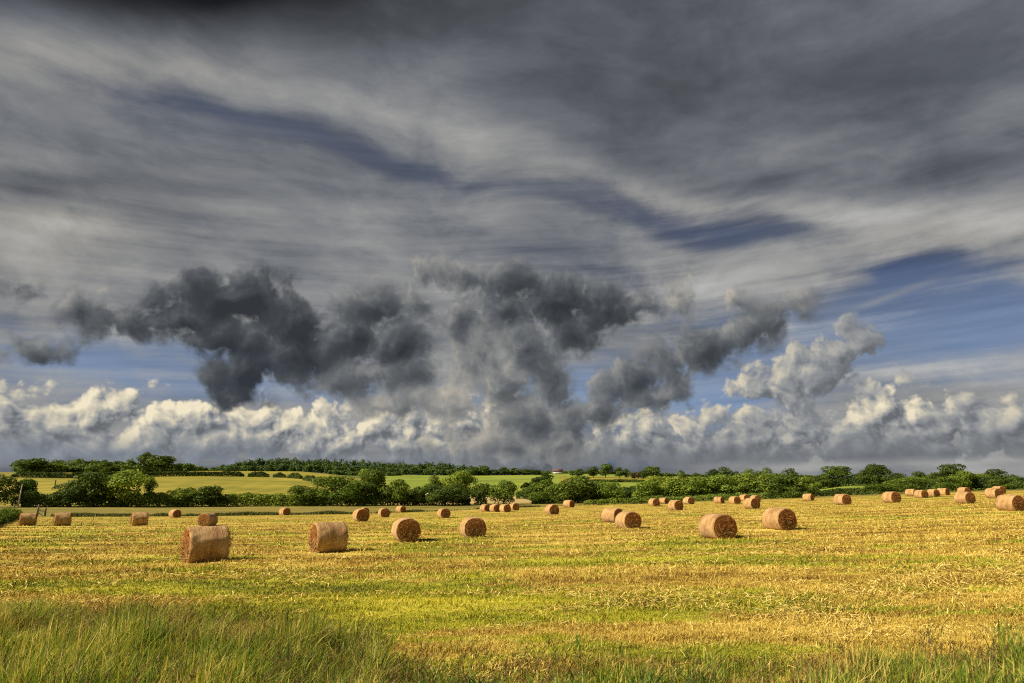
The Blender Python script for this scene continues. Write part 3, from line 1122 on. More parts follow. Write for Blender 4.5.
def leaf_quads(P, N, size, rg, jitter=0.55):
    n = len(P)
    nr = N + rg.normal(0, jitter, (n, 3))
    nr /= np.linalg.norm(nr, axis=1)[:, None] + 1e-9
    up = rg.normal(0, 1, (n, 3))
    u = np.cross(nr, up)
    u /= np.linalg.norm(u, axis=1)[:, None] + 1e-9
    v = np.cross(nr, u)
    s = (size * rg.uniform(.55, 1.35, n))[:, None]
    asp = rg.uniform(.55, 1.0, n)[:, None]
    k = rg.uniform(-.25, .25, (n, 1)) * s
    a = P - u * s * .5
    b = P - v * s * .5 * asp + nr * k
    c = P + u * s * .5
    d = P + v * s * .5 * asp + nr * k
    return np.stack([a, b, c, d], 1)


def crown_points(rg, n, lobes, skin=(0.70, 1.06)):
    """points and outward normals spread over the skins of many lobes"""
    c = np.array([l[0] for l in lobes])
    r = np.array([l[1] for l in lobes])
    w = (r ** 2).prod(1) ** (1 / 3)
    k = rg.choice(len(lobes), n, p=w / w.sum())
    d = rg.normal(0, 1, (n, 3))
    d /= np.linalg.norm(d, axis=1)[:, None]
    flip = (d[:, 2] < -0.35) & (rg.uniform(0, 1, n) < 0.6)
    d[flip, 2] *= -1
    rad = rg.uniform(skin[0], skin[1], n)
    stray = rg.uniform(0, 1, n) < 0.07
    rad[stray] *= rg.uniform(1.05, 1.35, stray.sum())
    P = c[k] + d * r[k] * rad[:, None]
    N = d / r[k]
    N /= np.linalg.norm(N, axis=1)[:, None]
    return P, N


def build_tree(seed, style, leaves, leaf, mats):
    """a crown and a trunk in a unit box: width 1, height 1, foot at the origin"""
    rg = np.random.default_rng(seed)
    lobes = []
    limbs = []
    if style == 'oak':
        nl, zc, zr, xr, lr, trunk = 19, 0.53, 0.38, 0.32, (0.12, 0.20), 0.24
    elif style == 'tall':
        nl, zc, zr, xr, lr, trunk = 19, 0.52, 0.42, 0.28, (0.11, 0.20), 0.20
    elif style == 'airy':
        nl, zc, zr, xr, lr, trunk = 11, 0.66, 0.25, 0.34, (0.10, 0.16), 0.45
    elif style == 'bush':
        nl, zc, zr, xr, lr, trunk = 16, 0.40, 0.36, 0.34, (0.15, 0.24), 0.16
    else:  # thicket: many stems, leafy to the ground
        nl, zc, zr, xr, lr, trunk = 22, 0.42, 0.36, 0.37, (0.12, 0.20), 0.14
    for k in range(nl):
        while True:
            p = rg.uniform(-1, 1, 3)
            q = np.linalg.norm(p)
            if 0.25 < q < 1:
                break
        c = np.array([p[0] * xr, p[1] * xr, zc + p[2] * zr])
        if style in ('bush', 'thicket'):
            c[:2] *= 1.18 - 0.35 * max(0, p[2])
        else:
            c[:2] *= 1.10 - 0.40 * abs(p[2] - 0.0)
        s = rg.uniform(*lr)
        lobes.append((c, np.array([s, s, s * rg.uniform(.72, .95)])))
        if k % 2 == 0:
            limbs.append(c)
    lobes.append((np.array([0, 0, zc]), np.array([xr * .72, xr * .72, zr * .75])))
    P, N = crown_points(rg, leaves, lobes)
    keep = P[:, 2] > (0.015 if style in ('bush', 'thicket') else 0.07)
    P, N = P[keep], N[keep]
    # fill the unit box
    hw = np.percentile(np.abs(P[:, :2]), 97)
    top_ = np.percentile(P[:, 2], 99)
    fx, fz = 0.5 / hw, 1.0 / top_
    P = P * np.array([fx, fx, fz])
    limbs = [c * np.array([fx, fx, fz]) * .95 for c in limbs]
    zc *= fz
    crown = quads('crown', leaf_quads(P, N, leaf, rg), mats)
    mb = MB()
    top = zc + 0.1
    mb.tube([(0, 0, -.02), (rg.normal(0, .01), rg.normal(0, .01), trunk * .5), (rg.normal(0, .02), rg.normal(0, .02), trunk), (0, 0, top)], [.042, .031, .026, .010], 7)
    for c in limbs[:7]:
        s = rg.uniform(.6, 1.0) * trunk
        mid = np.array([c[0] * .45, c[1] * .45, s + (c[2] - s) * .55])
        mb.tube([(0, 0, s), tuple(mid), tuple(c)], [.018, .012, .005], 5)
    return crown, mb.mesh('trunk', [M_BARK], True)


PROTO = {}
for style, n, leaf in (('oak', 5000, .056), ('tall', 5000, .056), ('airy', 1500, .055), ('bush', 5000, .060), ('thicket', 6500, .044)):
    for tone, mt in (('mid', M_LEAF), ('light', M_LEAF_LIGHT), ('dark', M_LEAF_DARK)):
        for v in range(2):
            PROTO[(style, tone, v)] = None
_STY = {'oak': (5000, .056), 'tall': (5000, .056), 'airy': (1500, .055), 'bush': (5000, .060), 'thicket': (6500, .044)}
_TONE = {'mid': M_LEAF, 'light': M_LEAF_LIGHT, 'dark': M_LEAF_DARK, 'far': M_FAR, 'copper': M_COPPER}
_cache = {}
_tree_no = [0]


def tree(name, cat, label, px, top, width, r, style='oak', tone='mid', group=None, base=None, rz=None, lean=0.0, flowers=0):
    """px, top, width as seen in the photograph; r the range of its foot"""
    _tree_no[0] += 1
    n = _tree_no[0]
    X, Y, Z = at(px, r)
    far = r > 420
    key = (style, tone, n % 3, far)
    if key not in _cache:
        nl, lf = _STY[style]
        if far:
            nl, lf = int(nl * .32), lf * 1.75
        cm, tm = build_tree(100 + 7 * (n % 3) + 31 * list(_STY).index(style), style, nl, lf, [_TONE[tone]])
        _cache[key] = (cm, tm)
    cm, tm = _cache[key]
    h = slope_of(px, top) * r - (Z - CAM_Z)
    a = az_of(px)
    w = width / F_PX * r / math.cos(a) * math.cos(a) ** 2 * 1.0
    root = empty(name, (X, Y, Z - 0.05), rg_rot(n) if rz is None else rz)
    link('crown', cm, root)
    link('trunk', tm, root)
    if flowers:
        rg = np.random.default_rng(n)
        d = rg.normal(0, 1, (flowers, 3))
        d[:, 1] = -abs(d[:, 1])
        d /= np.linalg.norm(d, axis=1)[:, None]
        P = np.array([0, 0, .45]) + d * np.array([.47, .47, .42])
        link('blossom', quads('blossom', leaf_quads(P, d, 0.032, rg), [M_FLOWER]), root)
        root.rotation_euler = (0, 0, 0)
    root.scale = (w * 1.04, w * 1.04, h)
    root.rotation_euler.y = lean
    tag(root, label, cat, group)
    return root


def rg_rot(n):
    return (n * 2.399) % 6.283


def hedge(name, label, pts, height, width, tone='mid', leaf=0.45, dens=5.0, cat='hedge', group=None, seed=1, ragged=0.35):
    """a trimmed or rough hedge following the ground through (picture column, range) points"""
    rg = np.random.default_rng(seed)
    path = []
    for (a, b) in zip(pts[:-1], pts[1:]):
        m = 14
        for k in range(m):
            f = k / m
            path.append(at(a[0] + (b[0] - a[0]) * f, a[1] + (b[1] - a[1]) * f))
    path.append(at(*pts[-1]))
    path = np.array(path)
    seg = np.linalg.norm(np.diff(path[:, :2], axis=0), axis=1)
    L = seg.sum()
    s = np.concatenate([[0], np.cumsum(seg)])
    n = int(L * (2 * height + width) * dens / leaf ** 2 * 1.5)
    n = min(n, 60000)
    q = rg.uniform(0, L, n)
    c = np.stack([np.interp(q, s, path[:, k]) for k in range(3)], 1)
    i = np.clip(np.searchsorted(s, q) - 1, 0, len(seg) - 1)
    t = (path[i + 1] - path[i])[:, :2] / seg[i][:, None]
    side = np.stack([t[:, 1], -t[:, 0], np.zeros(n)], 1)
    hh = height * (1 - ragged + 2 * ragged * fbm(q / (height * 1.6), q * 0 + seed, seed, 3))
    ends = np.minimum(q, L - q)
    hh = hh * (0.55 + 0.45 * sstep(0, height * 1.2, ends))
    th = rg.uniform(-0.15, math.pi + .15, n)
    rad = rg.uniform(.72, 1.05, n)
    bulge = 0.8 + .45 * fbm(q / height * 1.3, th * 1.2, seed + 3, 2)
    off = np.cos(th) * width * .5 * rad * bulge
    zz = np.clip(np.abs(np.sin(th)) ** .6 * np.sign(np.sin(th)), 0, 1) * hh * rad
    P = c + side * off[:, None]
    P[:, 2] += np.maximum(zz, .03)
    N = side * np.cos(th)[:, None]
    N[:, 2] = np.abs(np.sin(th)) + .15
    o = link(name, None) if False else None
    origin = path[len(path) // 2]
    me = quads(name, leaf_quads(P - origin, N, leaf, rg), [_TONE[tone]])
    o = link(name, me, None, tuple(origin))
    tag(o, label, cat, group)
    return o


HR, BELT, FARTREES = 'trees and bushes of the hedgerow beyond the hay field', 'trees of the belt behind the right hand bales', 'single trees on the far skyline'
# --- hedgerow along the far side of the left half of the field
for t_ in [
    ('bush', 'bush', 'dark bushy mass cut off by the left picture edge', -2, 475.5, 40, 192, 'thicket', 'dark'),
    ('bush', 'bush', 'dark rounded bush right behind the pale leaning pole', 26, 479.5, 24, 194, 'bush', 'mid'),
    ('oak_tree', 'tree', 'darkest spreading hedgerow tree on the left, left of the pale green one', 93, 473, 42, 193, 'oak', 'dark'),
    ('bush', 'bush', 'low dark shoulder bush at the left foot of the darkest hedgerow tree', 68, 486, 26, 191, 'bush', 'dark'),
    ('ash_tree', 'tree', 'tall pale green hedgerow tree above the lone side on bale', 126, 471, 38, 191, 'tall', 'light'),
    ('thin_tree', 'tree', 'thin dark tree with a bent bare top just right of the pale green tree', 149, 477.5, 14, 194, 'airy', 'dark'),
    ('bush', 'bush', 'pointed dark bush between the bent thin tree and the round dark bush', 183, 488, 26, 192, 'bush', 'mid'),
    ('bush', 'bush', 'dark bush as round as a ball above the nearest bale', 211, 486.5, 30, 191, 'bush', 'dark'),
    ('bush', 'bush', 'low bush at the left end of the big rounded thicket', 302, 486, 24, 190, 'bush', 'mid'),
    ('thicket', 'thicket', 'big rounded thicket, the widest clump of the hedgerow, above the overlapping bales', 331, 476.5, 56, 192, 'thicket', 'mid'),
    ('bush', 'bush', 'olive green bush filling the gap between the big thicket and the dark conical tree', 358, 481, 28, 191, 'bush', 'light'),
    ('oak_tree', 'tree', 'dark conical tree standing highest right of the big rounded thicket', 376, 470.5, 24, 193, 'tall', 'dark'),
    ('oak_tree', 'tree', 'olive tree in front of the sloping dark hedge, right of the dark conical tree', 398, 480, 26, 190, 'oak', 'mid'),
    ('bush', 'bush', 'low bush beside the tan strip of stubble, above the pale bale in the grass edge', 417, 490, 14, 191, 'bush', 'mid'),
    ('hawthorn_bush', 'bush', 'dark bush dotted with white blossom below the tall domed hedgerow tree', 445, 485, 44, 190, 'thicket', 'dark'),
    ('oak_tree', 'tree', 'tree with a flat top behind the white blossomed bush, left of the domed tree', 434, 476.5, 20, 215, 'oak', 'mid'),
    ('oak_tree', 'tree', 'tall domed green tree, highest of the hedgerow near the picture middle', 459, 472, 26, 198, 'tall', 'light'),
    ('bush', 'bush', 'small dark tree right of the tan stubble strip above the row of four bales', 481, 484, 20, 193, 'bush', 'dark'),
    ('oak_tree', 'tree', 'bright green tree with a broad foot above the row of four bales', 504, 481, 27, 192, 'bush', 'light'),
    ('oak_tree', 'tree', 'dark tree leaning against the left side of the big light green tree', 545, 480.5, 28, 198, 'oak', 'mid'),
    ('bush', 'bush', 'low bush in front of the dark tree, above the lone middle bale', 536, 492, 20, 192, 'bush', 'mid'),
    ('oak_tree', 'tree', 'big light green tree above the small pale bale at the field edge', 570, 477, 38, 192, 'bush', 'light'),
    ('oak_tree', 'tree', 'dark tree at the right shoulder of the big light green tree', 596, 482, 24, 194, 'tall', 'mid'),
    ('oak_tree', 'tree', 'rounded tree at the right end of the middle clump, before the field gap', 609, 482.5, 22, 192, 'bush', 'mid'),
    ('bush', 'bush', 'low dark bush standing alone in the gap left of the bright bushes', 628, 486.5, 26, 215, 'bush', 'dark'),
]:
    tree(*t_, group=HR, flowers=70 if t_[0] == 'hawthorn_bush' else 0)
# --- the belt behind the right-hand bales
for t_ in [
    ('bush', 'bush', 'bright green bush sloping down at the left end of the belt', 649, 482, 28, 190, 'bush', 'light'),
    ('oak_tree', 'tree', 'bright rounded tree behind the loose trio of bales', 664, 476.5, 32, 193, 'bush', 'light'),
    ('oak_tree', 'tree', 'green tree above the bale set back against the bushes', 685, 478.5, 32, 191, 'bush', 'mid'),
    ('oak_tree', 'tree', 'dark barred tree above the tiny sunken bale', 704, 477.5, 30, 192, 'tall', 'mid'),
    ('oak_tree', 'tree', 'light green tree over the left bale of the cluster of four', 727, 475.5, 34, 191, 'bush', 'light'),
    ('oak_tree', 'tree', 'tall mid green tree over the front bale of the cluster of four', 748, 474, 32, 192, 'tall', 'light'),
    ('oak_tree', 'tree', 'bright tree right of the one over the cluster front bale', 768, 474, 30, 191, 'bush', 'light'),
    ('oak_tree', 'tree', 'shaggy green tree near the right end of the belt', 787, 476.5, 30, 190, 'tall', 'mid'),
    ('bush', 'bush', 'low bush ending the belt beside the small green field', 806, 485.5, 22, 190, 'bush', 'mid'),
    ('bush', 'bush', 'low pale bush in front of the shaggy tree at the belt end', 792, 487, 22, 188, 'bush', 'light'),
    ('bush', 'bush', 'small dark bush at the foot of the belt, right of the cluster of four bales', 773, 490, 18, 188, 'bush', 'dark'),
]:
    tree(*t_, group=BELT)
for t_ in [
    ('oak_tree', 'tree', 'small round tree top showing over the left of the belt', 683, 471.5, 14, 265, 'oak', 'dark'),
    ('oak_tree', 'tree', 'low tree top over the belt between two round ones', 698, 474, 16, 265, 'oak', 'mid'),
    ('oak_tree', 'tree', 'narrow round tree top left of the big round one over the belt', 713, 470, 13, 262, 'tall', 'dark'),
    ('oak_tree', 'tree', 'biggest round tree top rising over the left half of the belt', 726, 468, 21, 262, 'oak', 'dark'),
    ('oak_tree', 'tree', 'little dark tree top just right of the biggest round one over the belt', 737, 472, 9, 262, 'tall', 'dark'),
    ('oak_tree', 'tree', 'leafy tree top over the middle of the belt', 751, 469, 15, 262, 'airy', 'mid'),
    ('oak_tree', 'tree', 'flat topped tree over the belt, right of the middle one', 765, 468, 18, 262, 'airy', 'mid'),
    ('oak_tree', 'tree', 'low rounded tree top between the flat topped and the see through tree', 780, 474, 16, 262, 'oak', 'mid'),
    ('ash_tree', 'tree', 'see through airy tree standing over the right end of the belt', 793, 468.5, 16, 260, 'airy', 'dark'),
    ('oak_tree', 'tree', 'low tree behind the right end of the belt, right of the airy one', 810, 476, 18, 262, 'oak', 'mid'),
    ('oak_tree', 'tree', 'dark tree at the foot of the sloping wood edge above the small green field', 821, 475.5, 18, 335, 'oak', 'dark'),
    ('oak_tree', 'tree', 'pointed dark tree above the left part of the small green field', 840, 466.5, 26, 345, 'oak', 'dark'),
    ('oak_tree', 'tree', 'low dark tree between two high ones above the small green field', 860, 474.5, 22, 345, 'oak', 'dark'),
    ('oak_tree', 'tree', 'tall dark tree above the right part of the small green field', 880, 464.5, 20, 335, 'tall', 'dark'),
    ('oak_tree', 'tree', 'sloping dark tree at the right of the tall one above the green field', 870, 470, 18, 338, 'oak', 'dark'),
    ('bush', 'bush', 'low round pale bush behind a bale at the right end of the green field', 884, 484, 26, 205, 'bush', 'mid'),
    ('willow_bush', 'bush', 'broad silvery green bush left behind the far right row of four bales', 912, 477, 32, 212, 'thicket', 'light'),
    ('oak_tree', 'tree', 'dark tree behind the silvery bush, at its left', 897, 473.5, 22, 262, 'oak', 'dark'),
    ('oak_tree', 'tree', 'dark tree behind the silvery bush, at its right', 922, 472, 22, 262, 'oak', 'dark'),
    ('oak_tree', 'tree', 'low dark tree left of the tallest tree at the far right', 938, 473, 20, 255, 'tall', 'dark'),
    ('oak_tree', 'tree', 'tallest dark crowned tree at the far right, above the right pair of bales', 955, 464.5, 22, 255, 'oak', 'dark'),
    ('oak_tree', 'tree', 'pale green tree in front right of the tallest far right tree', 966, 471, 22, 235, 'bush', 'mid'),
    ('bush', 'bush', 'grey green bush below the tallest tree at the far right', 949, 477, 24, 222, 'bush', 'mid'),
    ('oak_tree', 'tree', 'mid green tree between the pale one and the broad end tree', 983, 474, 22, 240, 'oak', 'mid'),
    ('oak_tree', 'tree', 'broad dark tree near the right picture edge, above the rightmost bales', 999, 469.5, 26, 245, 'oak', 'dark'),
    ('bush', 'bush', 'dark bush under the broad tree near the right picture edge', 1004, 479, 24, 222, 'bush', 'dark'),
    ('oak_tree', 'tree', 'small dark tree at the very right picture edge', 1020, 477, 20, 240, 'oak', 'dark'),
    ('oak_tree', 'tree', 'tree just beyond the right picture edge', 1040, 474, 26, 240, 'oak', 'mid'),
]:
    tree(*t_, group=BELT)
# --- single trees further off
for t_ in [
    ('oak_tree', 'tree', 'broad dark tree at the left end of the left wood, by the bright sky gap', 29, 458.5, 28, 790, 'oak', 'dark'),
    ('oak_tree', 'tree', 'low round tree in front of the left wood', 52, 463.5, 16, 790, 'oak', 'mid'),
    ('oak_tree', 'tree', 'dark round tree at the right end of the left wood front', 104, 462, 17, 790, 'oak', 'dark'),
    ('oak_tree', 'tree', 'tall narrow tree on the left skyline, left one of the two', 142, 453, 14, 780, 'tall', 'dark'),
    ('oak_tree', 'tree', 'broad rounded tree on the left skyline with its trunk showing, right one of the two', 159, 456, 23, 770, 'oak', 'dark'),
    ('oak_tree', 'tree', 'low tree right of the broad rounded skyline tree on the left', 175, 463.5, 11, 790, 'oak', 'far'),
    ('oak_tree', 'tree', 'light green tree at the foot of the long wooded ridge', 364, 469, 13, 900, 'bush', 'light'),
    ('oak_tree', 'tree', 'dark tree at the left of the distant tree line above the green pasture', 474, 467, 10, 985, 'oak', 'far'),
    ('oak_tree', 'tree', 'highest round tree of the distant line above the green pasture', 485, 466.5, 12, 985, 'oak', 'far'),
    ('oak_tree', 'tree', 'low tree of the distant line, right of its highest round tree', 494.5, 469.5, 10, 985, 'oak', 'far'),
    ('oak_tree', 'tree', 'middle tree of the distant line above the green pasture', 503, 467.5, 9, 985, 'oak', 'far'),
    ('oak_tree', 'tree', 'wide tree of the distant line above the green pasture', 514, 468, 13, 985, 'oak', 'far'),
    ('oak_tree', 'tree', 'left tree of the last two in the distant line before the barn', 526, 469, 10, 985, 'oak', 'far'),
    ('oak_tree', 'tree', 'last tree of the distant line before the barn', 535.5, 470, 10, 985, 'oak', 'far'),
    ('oak_tree', 'tree', 'dark tree in the pasture hedge left below the barn', 545, 472.5, 14, 640, 'oak', 'dark'),
    ('bush', 'bush', 'dark bush left of the pasture hedge tree below the barn', 536, 478, 12, 600, 'bush', 'dark'),
    ('oak_tree', 'tree', 'small dark tree at the right side of the barn', 573, 470.5, 9, 900, 'oak', 'far'),
    ('oak_tree', 'tree', 'round tree right of the barn on the skyline', 580, 469, 10, 860, 'oak', 'far'),
    ('oak_tree', 'tree', 'paired tree left of the highest skyline tree right of the barn', 594, 467, 11, 860, 'oak', 'far'),
    ('oak_tree', 'tree', 'highest tree on the skyline right of the barn', 606, 464.3, 12, 860, 'tall', 'far'),
    ('oak_tree', 'tree', 'dark round tree left of the thin one beside the copper brown trees', 620, 467.5, 10, 860, 'oak', 'far'),
    ('oak_tree', 'tree', 'thin tree closest to the left end of the copper brown trees', 627, 469, 6, 860, 'tall', 'far'),
    ('beech_tree', 'tree', 'left one of two low copper brown trees on the skyline', 633.5, 472.8, 7, 850, 'bush', 'copper'),
    ('beech_tree', 'tree', 'right one of two low copper brown trees on the skyline', 639.5, 472.3, 7, 850, 'bush', 'copper'),
    ('oak_tree', 'tree', 'small tree standing at the right end of the copper brown trees', 644.5, 470.5, 7, 830, 'tall', 'far'),
    ('oak_tree', 'tree', 'broad dark tree right of the copper brown trees', 654, 467, 16, 850, 'oak', 'dark'),
    ('oak_tree', 'tree', 'low tree sloping away right of the broad dark tree near the copper brown trees', 667, 473, 13, 850, 'oak', 'far'),
    ('oak_tree', 'tree', 'dark single tree on the field edge below the highest skyline tree', 585, 476, 7, 720, 'oak', 'dark'),
    ('bush', 'bush', 'dark round bush alone on the hedge line below the thin skyline tree', 621, 479, 6, 690, 'bush', 'dark'),
]:
    tree(*t_, group=FARTREES)

# --- hedges
hedge('hedge', 'low rough hedge running from the leaning pole to the darkest hedgerow tree', [(22, 192), (62, 192), (122, 193)], 2.9, 3.0, 'mid', .42, seed=2)
hedge('hedge', 'low rough hedge between the pale green tree and the pointed dark bush', [(116, 193), (178, 192)], 3.0, 3.0, 'light', .42, seed=3)
hedge('hedge', 'long low hedge from the ball round bush to the big rounded thicket', [(176, 193), (250, 192), (306, 191)], 2.9, 3.0, 'light', .42, seed=4)
hedge('hedge', 'dark hedge base under the trees from the big thicket to the blossomed bush', [(308, 190), (350, 189), (400, 192), (470, 194)], 3.0, 2.6, 'dark', .42, seed=5)
hedge('hedge', 'dark hedge sloping down behind the olive tree right of the conical tree', [(384, 330), (406, 300), (428, 290)], 4.8, 4, 'dark', .6, seed=6)
hedge('hedge', 'short dark hedge in the green pasture right of the bright broad footed tree', [(516, 330), (538, 330)], 4.2, 3.5, 'dark', .6, seed=7)
hedge('hedge', 'green hedge base under the clump with the big light green tree', [(532, 196), (575, 195), (618, 195)], 2.8, 2.6, 'mid', .42, seed=31)
hedge('hedge', 'low clipped hedge along the field edge in the gap left of the right hand belt', [(584, 178), (618, 178), (648, 180)], 1.15, 1.3, 'mid', .3, seed=8)
hedge('hedge', 'dark hedge below the small bright green field on the right', [(812, 203), (850, 206), (882, 204)], 1.5, 1.6, 'dark', .34, seed=9)
hedge('hedge', 'long thin dark hedge crossing the golden hill below the left wood', [(8, 600), (70, 585), (100, 600), (150, 615), (242, 610)], 3.8, 3.0, 'dark', .9, seed=10, ragged=.2)
for k, (a, b, ra, rb, lab) in enumerate([(246, 267, 608, 604, 'first and longest dash of broken hedge on the golden hill'), (272, 283.5, 600, 596, 'second dash of broken hedge on the golden hill, from the left'), (286.5, 300, 590, 580, 'third dash of broken hedge on the golden hill, from the left'), (303, 315, 560, 545, 'last dash of broken hedge, just above the big rounded thicket')]):
    hedge('hedge', lab, [(a, ra), (b, rb)], 4.2, 3.2, 'dark', .9, seed=12 + k, group='broken hedge on the golden hill', ragged=.15)
hedge('hedge', 'thin dark hedge line below the skyline trees left of the copper brown trees', [(578, 690), (610, 690), (648, 690)], 2.6, 2.6, 'dark', .9, seed=20, ragged=.2)
hedge('hedge', 'dark hedge running left from the pasture tree below the barn', [(522, 560), (534, 575), (548, 600)], 4.0, 3.5, 'dark', .9, seed=21)
hedge('hedge', 'rough green hedge bank along the left side of the hay field', [(-90, 52), (-48, 62), (-20, 80), (2, 104), (16, 126)], 1.0, 2.4, 'mid', .22, seed=22, dens=4)
hedge('hedge', 'leafy hedge base under the left part of the right hand belt', [(640, 186), (700, 187), (760, 187), (812, 188)], 1.5, 2.2, 'light', .38, seed=23)
hedge('hedge', 'dark hedge base under the trees at the far right', [(890, 238), (950, 238), (1040, 236)], 3.2, 3.0, 'dark', .5, seed=24)
hedge('hedge', 'hedge base below the trees above the small green field', [(808, 330), (850, 338), (892, 336)], 3.6, 3.0, 'dark', .6, seed=25)
hedge('hedge', 'distant hedge under the tree line above the green pasture', [(468, 990), (541, 990)], 6, 5, 'far', 1.4, seed=26)

# --- far woods that read as one mass


def wood(name, label, strips, seed, tone='far'):
    """strips: (col0, r0, top0, col1, r1, top1) crowns packed along a line, several rows deep"""
    rg = np.random.default_rng(seed)
    Q = []
    for (c0, r0, t0, c1, r1, t1, nn) in strips:
        for k in range(nn):
            f = (k + rg.uniform(-.4, .4)) / nn
            c = c0 + (c1 - c0) * f
            r = r0 + (r1 - r0) * f + rg.normal(0, 12)
            X, Y, Z = at(c, r)
            top = slope_of(c, t0 + (t1 - t0) * f) * r + CAM_Z
            h = (top - Z) * rg.uniform(.84, 1.10)
            if h < 4:
                h = 4
            w = rg.uniform(.32, .48) * 17
            lobes = []
            for q in range(6):
                p = rg.uniform(-1, 1, 3)
                lobes.append((np.array([X + p[0] * w * .55, Y + p[1] * w * .5, Z + h * (.58 + .30 * p[2])]), np.array([w * .55, w * .55, h * .20]) * rg.uniform(.75, 1.1)))
            lobes.append((np.array([X, Y, Z + h * .18]), np.array([w * .7, w * .7, h * .22])))
            lobes.append((np.array([X, Y, Z + h * .5]), np.array([w * .8, w * .8, h * .42])))
            P, N = crown_points(rg, 190, lobes)
            Q.append(leaf_quads(P, N, 2.5, rg, .45))
    Q = np.concatenate(Q)
    o = Q.reshape(-1, 3).mean(0)
    ob = link(name, quads(name, Q - o, [_TONE[tone]]), None, tuple(o))
    tag(ob, label, 'wood')
    ob['kind'] = 'stuff'
    return ob


wood('distant_wood', 'dark wood on the left skyline behind the two single trees', [(12, 900, 461, 100, 930, 460, 34), (100, 930, 460.5, 190, 960, 464.5, 34), (18, 870, 464, 110, 880, 464, 26), (110, 880, 464.5, 165, 900, 466, 16), (185, 1000, 464.5, 208, 1050, 469, 9)], 41)
wood('distant_wood', 'long green wooded ridge along the skyline from the golden hill to the middle', [
    (208, 1400, 468.5, 245, 1360, 459.5, 20), (245, 1360, 459, 330, 1340, 458.5, 44), (330, 1340, 459.5, 420, 1330, 463, 44), (420, 1330, 463, 445, 1320, 462, 14), (445, 1320, 463, 490, 1310, 467.5, 22),
    (225, 1260, 466, 300, 1240, 464.5, 38), (300, 1240, 464.5, 380, 1230, 466, 40), (380, 1230, 467, 482, 1220, 470, 48), (330, 1120, 470, 400, 1110, 472.5, 30)], 42)
wood('distant_wood', 'low faint wood on the skyline behind the barn and the copper brown trees', [(540, 1150, 471.5, 600, 1130, 471, 24), (600, 1130, 471, 690, 1120, 475, 30), (690, 1110, 475.5, 830, 1100, 477, 40)], 43)

# ------------------------------------------------------------------ poles, fence, buildings
M_POST, _nt, _b = material('weathered_wood', 0.9)
_nt.put(_b.inputs['Base Color'], _nt.ramp(_nt.noise(_nt.vm('MULTIPLY', position(_nt), (14, 14, 2)), 1, 3, 0.6), [(0.3, (0.10, 0.08, 0.06)), (0.7, (0.26, 0.22, 0.17))]))
M_PALE, _nt, _b = material('silvered_wood', 0.9)
_nt.put(_b.inputs['Base Color'], _nt.ramp(_nt.noise(_nt.vm('MULTIPLY', position(_nt), (9, 9, 1.5)), 1, 3, 0.6), [(0.3, (0.26, 0.23, 0.17)), (0.7, (0.46, 0.42, 0.33))]))
M_DARKPOST, _nt, _b = material('tarred_wood', 0.9)
_b.inputs['Base Color'].default_value = (0.035, 0.028, 0.022, 1)
M_TILE, _nt, _b = material('red_roof_tiles', 0.85)
_nt.put(_b.inputs['Base Color'], _nt.ramp(_nt.noise(position(_nt), 0.6, 3, 0.6), [(0.3, (0.17, 0.050, 0.042)), (0.7, (0.28, 0.095, 0.075))]))
M_SHEET, _nt, _b = material('painted_barn_roof', 0.6)
_nt.put(_b.inputs['Base Color'], _nt.ramp(_nt.noise(position(_nt), 0.3, 3, 0.6), [(0.3, (0.13, 0.062, 0.06)), (0.7, (0.19, 0.095, 0.09))]))
M_RENDER, _nt, _b = material('pale_boarding', 0.9)
_nt.put(_b.inputs['Base Color'], _nt.ramp(_nt.noise(position(_nt), 0.4, 3, 0.6), [(0.3, (0.42, 0.42, 0.40)), (0.7, (0.60, 0.60, 0.57))]))
M_BRICK, _nt, _b = material('dark_brick', 0.9)
_nt.put(_b.inputs['Base Color'], _nt.ramp(_nt.noise(position(_nt), 0.7, 3, 0.6), [(0.3, (0.16, 0.075, 0.055)), (0.7, (0.26, 0.13, 0.095))]))
M_DARK, _nt, _b = material('dark_opening', 0.5)
_b.inputs['Base Color'].default_value = (0.02, 0.022, 0.025, 1)

# pale leaning pole at the corner of the field
X, Y, Z = at(19.0, 186)
p = empty('wooden_pole', (X, Y, Z))
tag(p, 'pale weathered pole leaning slightly right at the left field corner', 'pole')
link('post', MB().tube([(0, 0, -.2), (.10, 0, 2.5), (.24, 0, 4.9)], [.15, .13, .10], 10).mesh('post', [M_PALE], True), p)
link('stay', MB().tube([(-.9, -.3, -.1), (-.35, -.1, .5), (.04, 0, 1.5)], [.14, .11, .08], 8).mesh('stay', [M_PALE], True), p)

# two dark poles with a wire fence on the golden field
pp = []
for px, top, lab in ((53.0, 480.3, 'left one of two thin dark poles in the golden field on the left'), (66.3, 480.3, 'right one of two thin dark poles in the golden field on the left')):
    X, Y, Z = at(px, 430)
    h = slope_of(px, top) * 430 - (Z - CAM_Z)
    o = empty('fence_pole', (X, Y, Z))
    tag(o, lab, 'pole', 'two poles in the golden field')
    link('post', MB().tube([(0, 0, -.2), (0, 0, h)], [.30, .22], 10).mesh('post', [M_DARKPOST], True), o)
    link('cap', MB().box((0, 0, h + .06), (.7, .5, .12)).mesh('cap', [M_DARKPOST]), o)
    pp.append((X, Y, Z, h))
(xa, ya, za, ha), (xb, yb, zb, hb) = pp
f = empty('rail_fence', (xa, ya, za))
tag(f, 'low dark rail fence joining the two thin poles in the golden field', 'fence')
for hh in (1.0, 1.9):
    link('rail', MB().tube([(.45, 0, hh), ((xb - xa) * .5, (yb - ya) * .5, hh + (zb - za) * .5 - .1), (xb - xa - .45, yb - ya, hh + zb - za)], [.11] * 3, 8).mesh('rail', [M_DARKPOST], True), f)
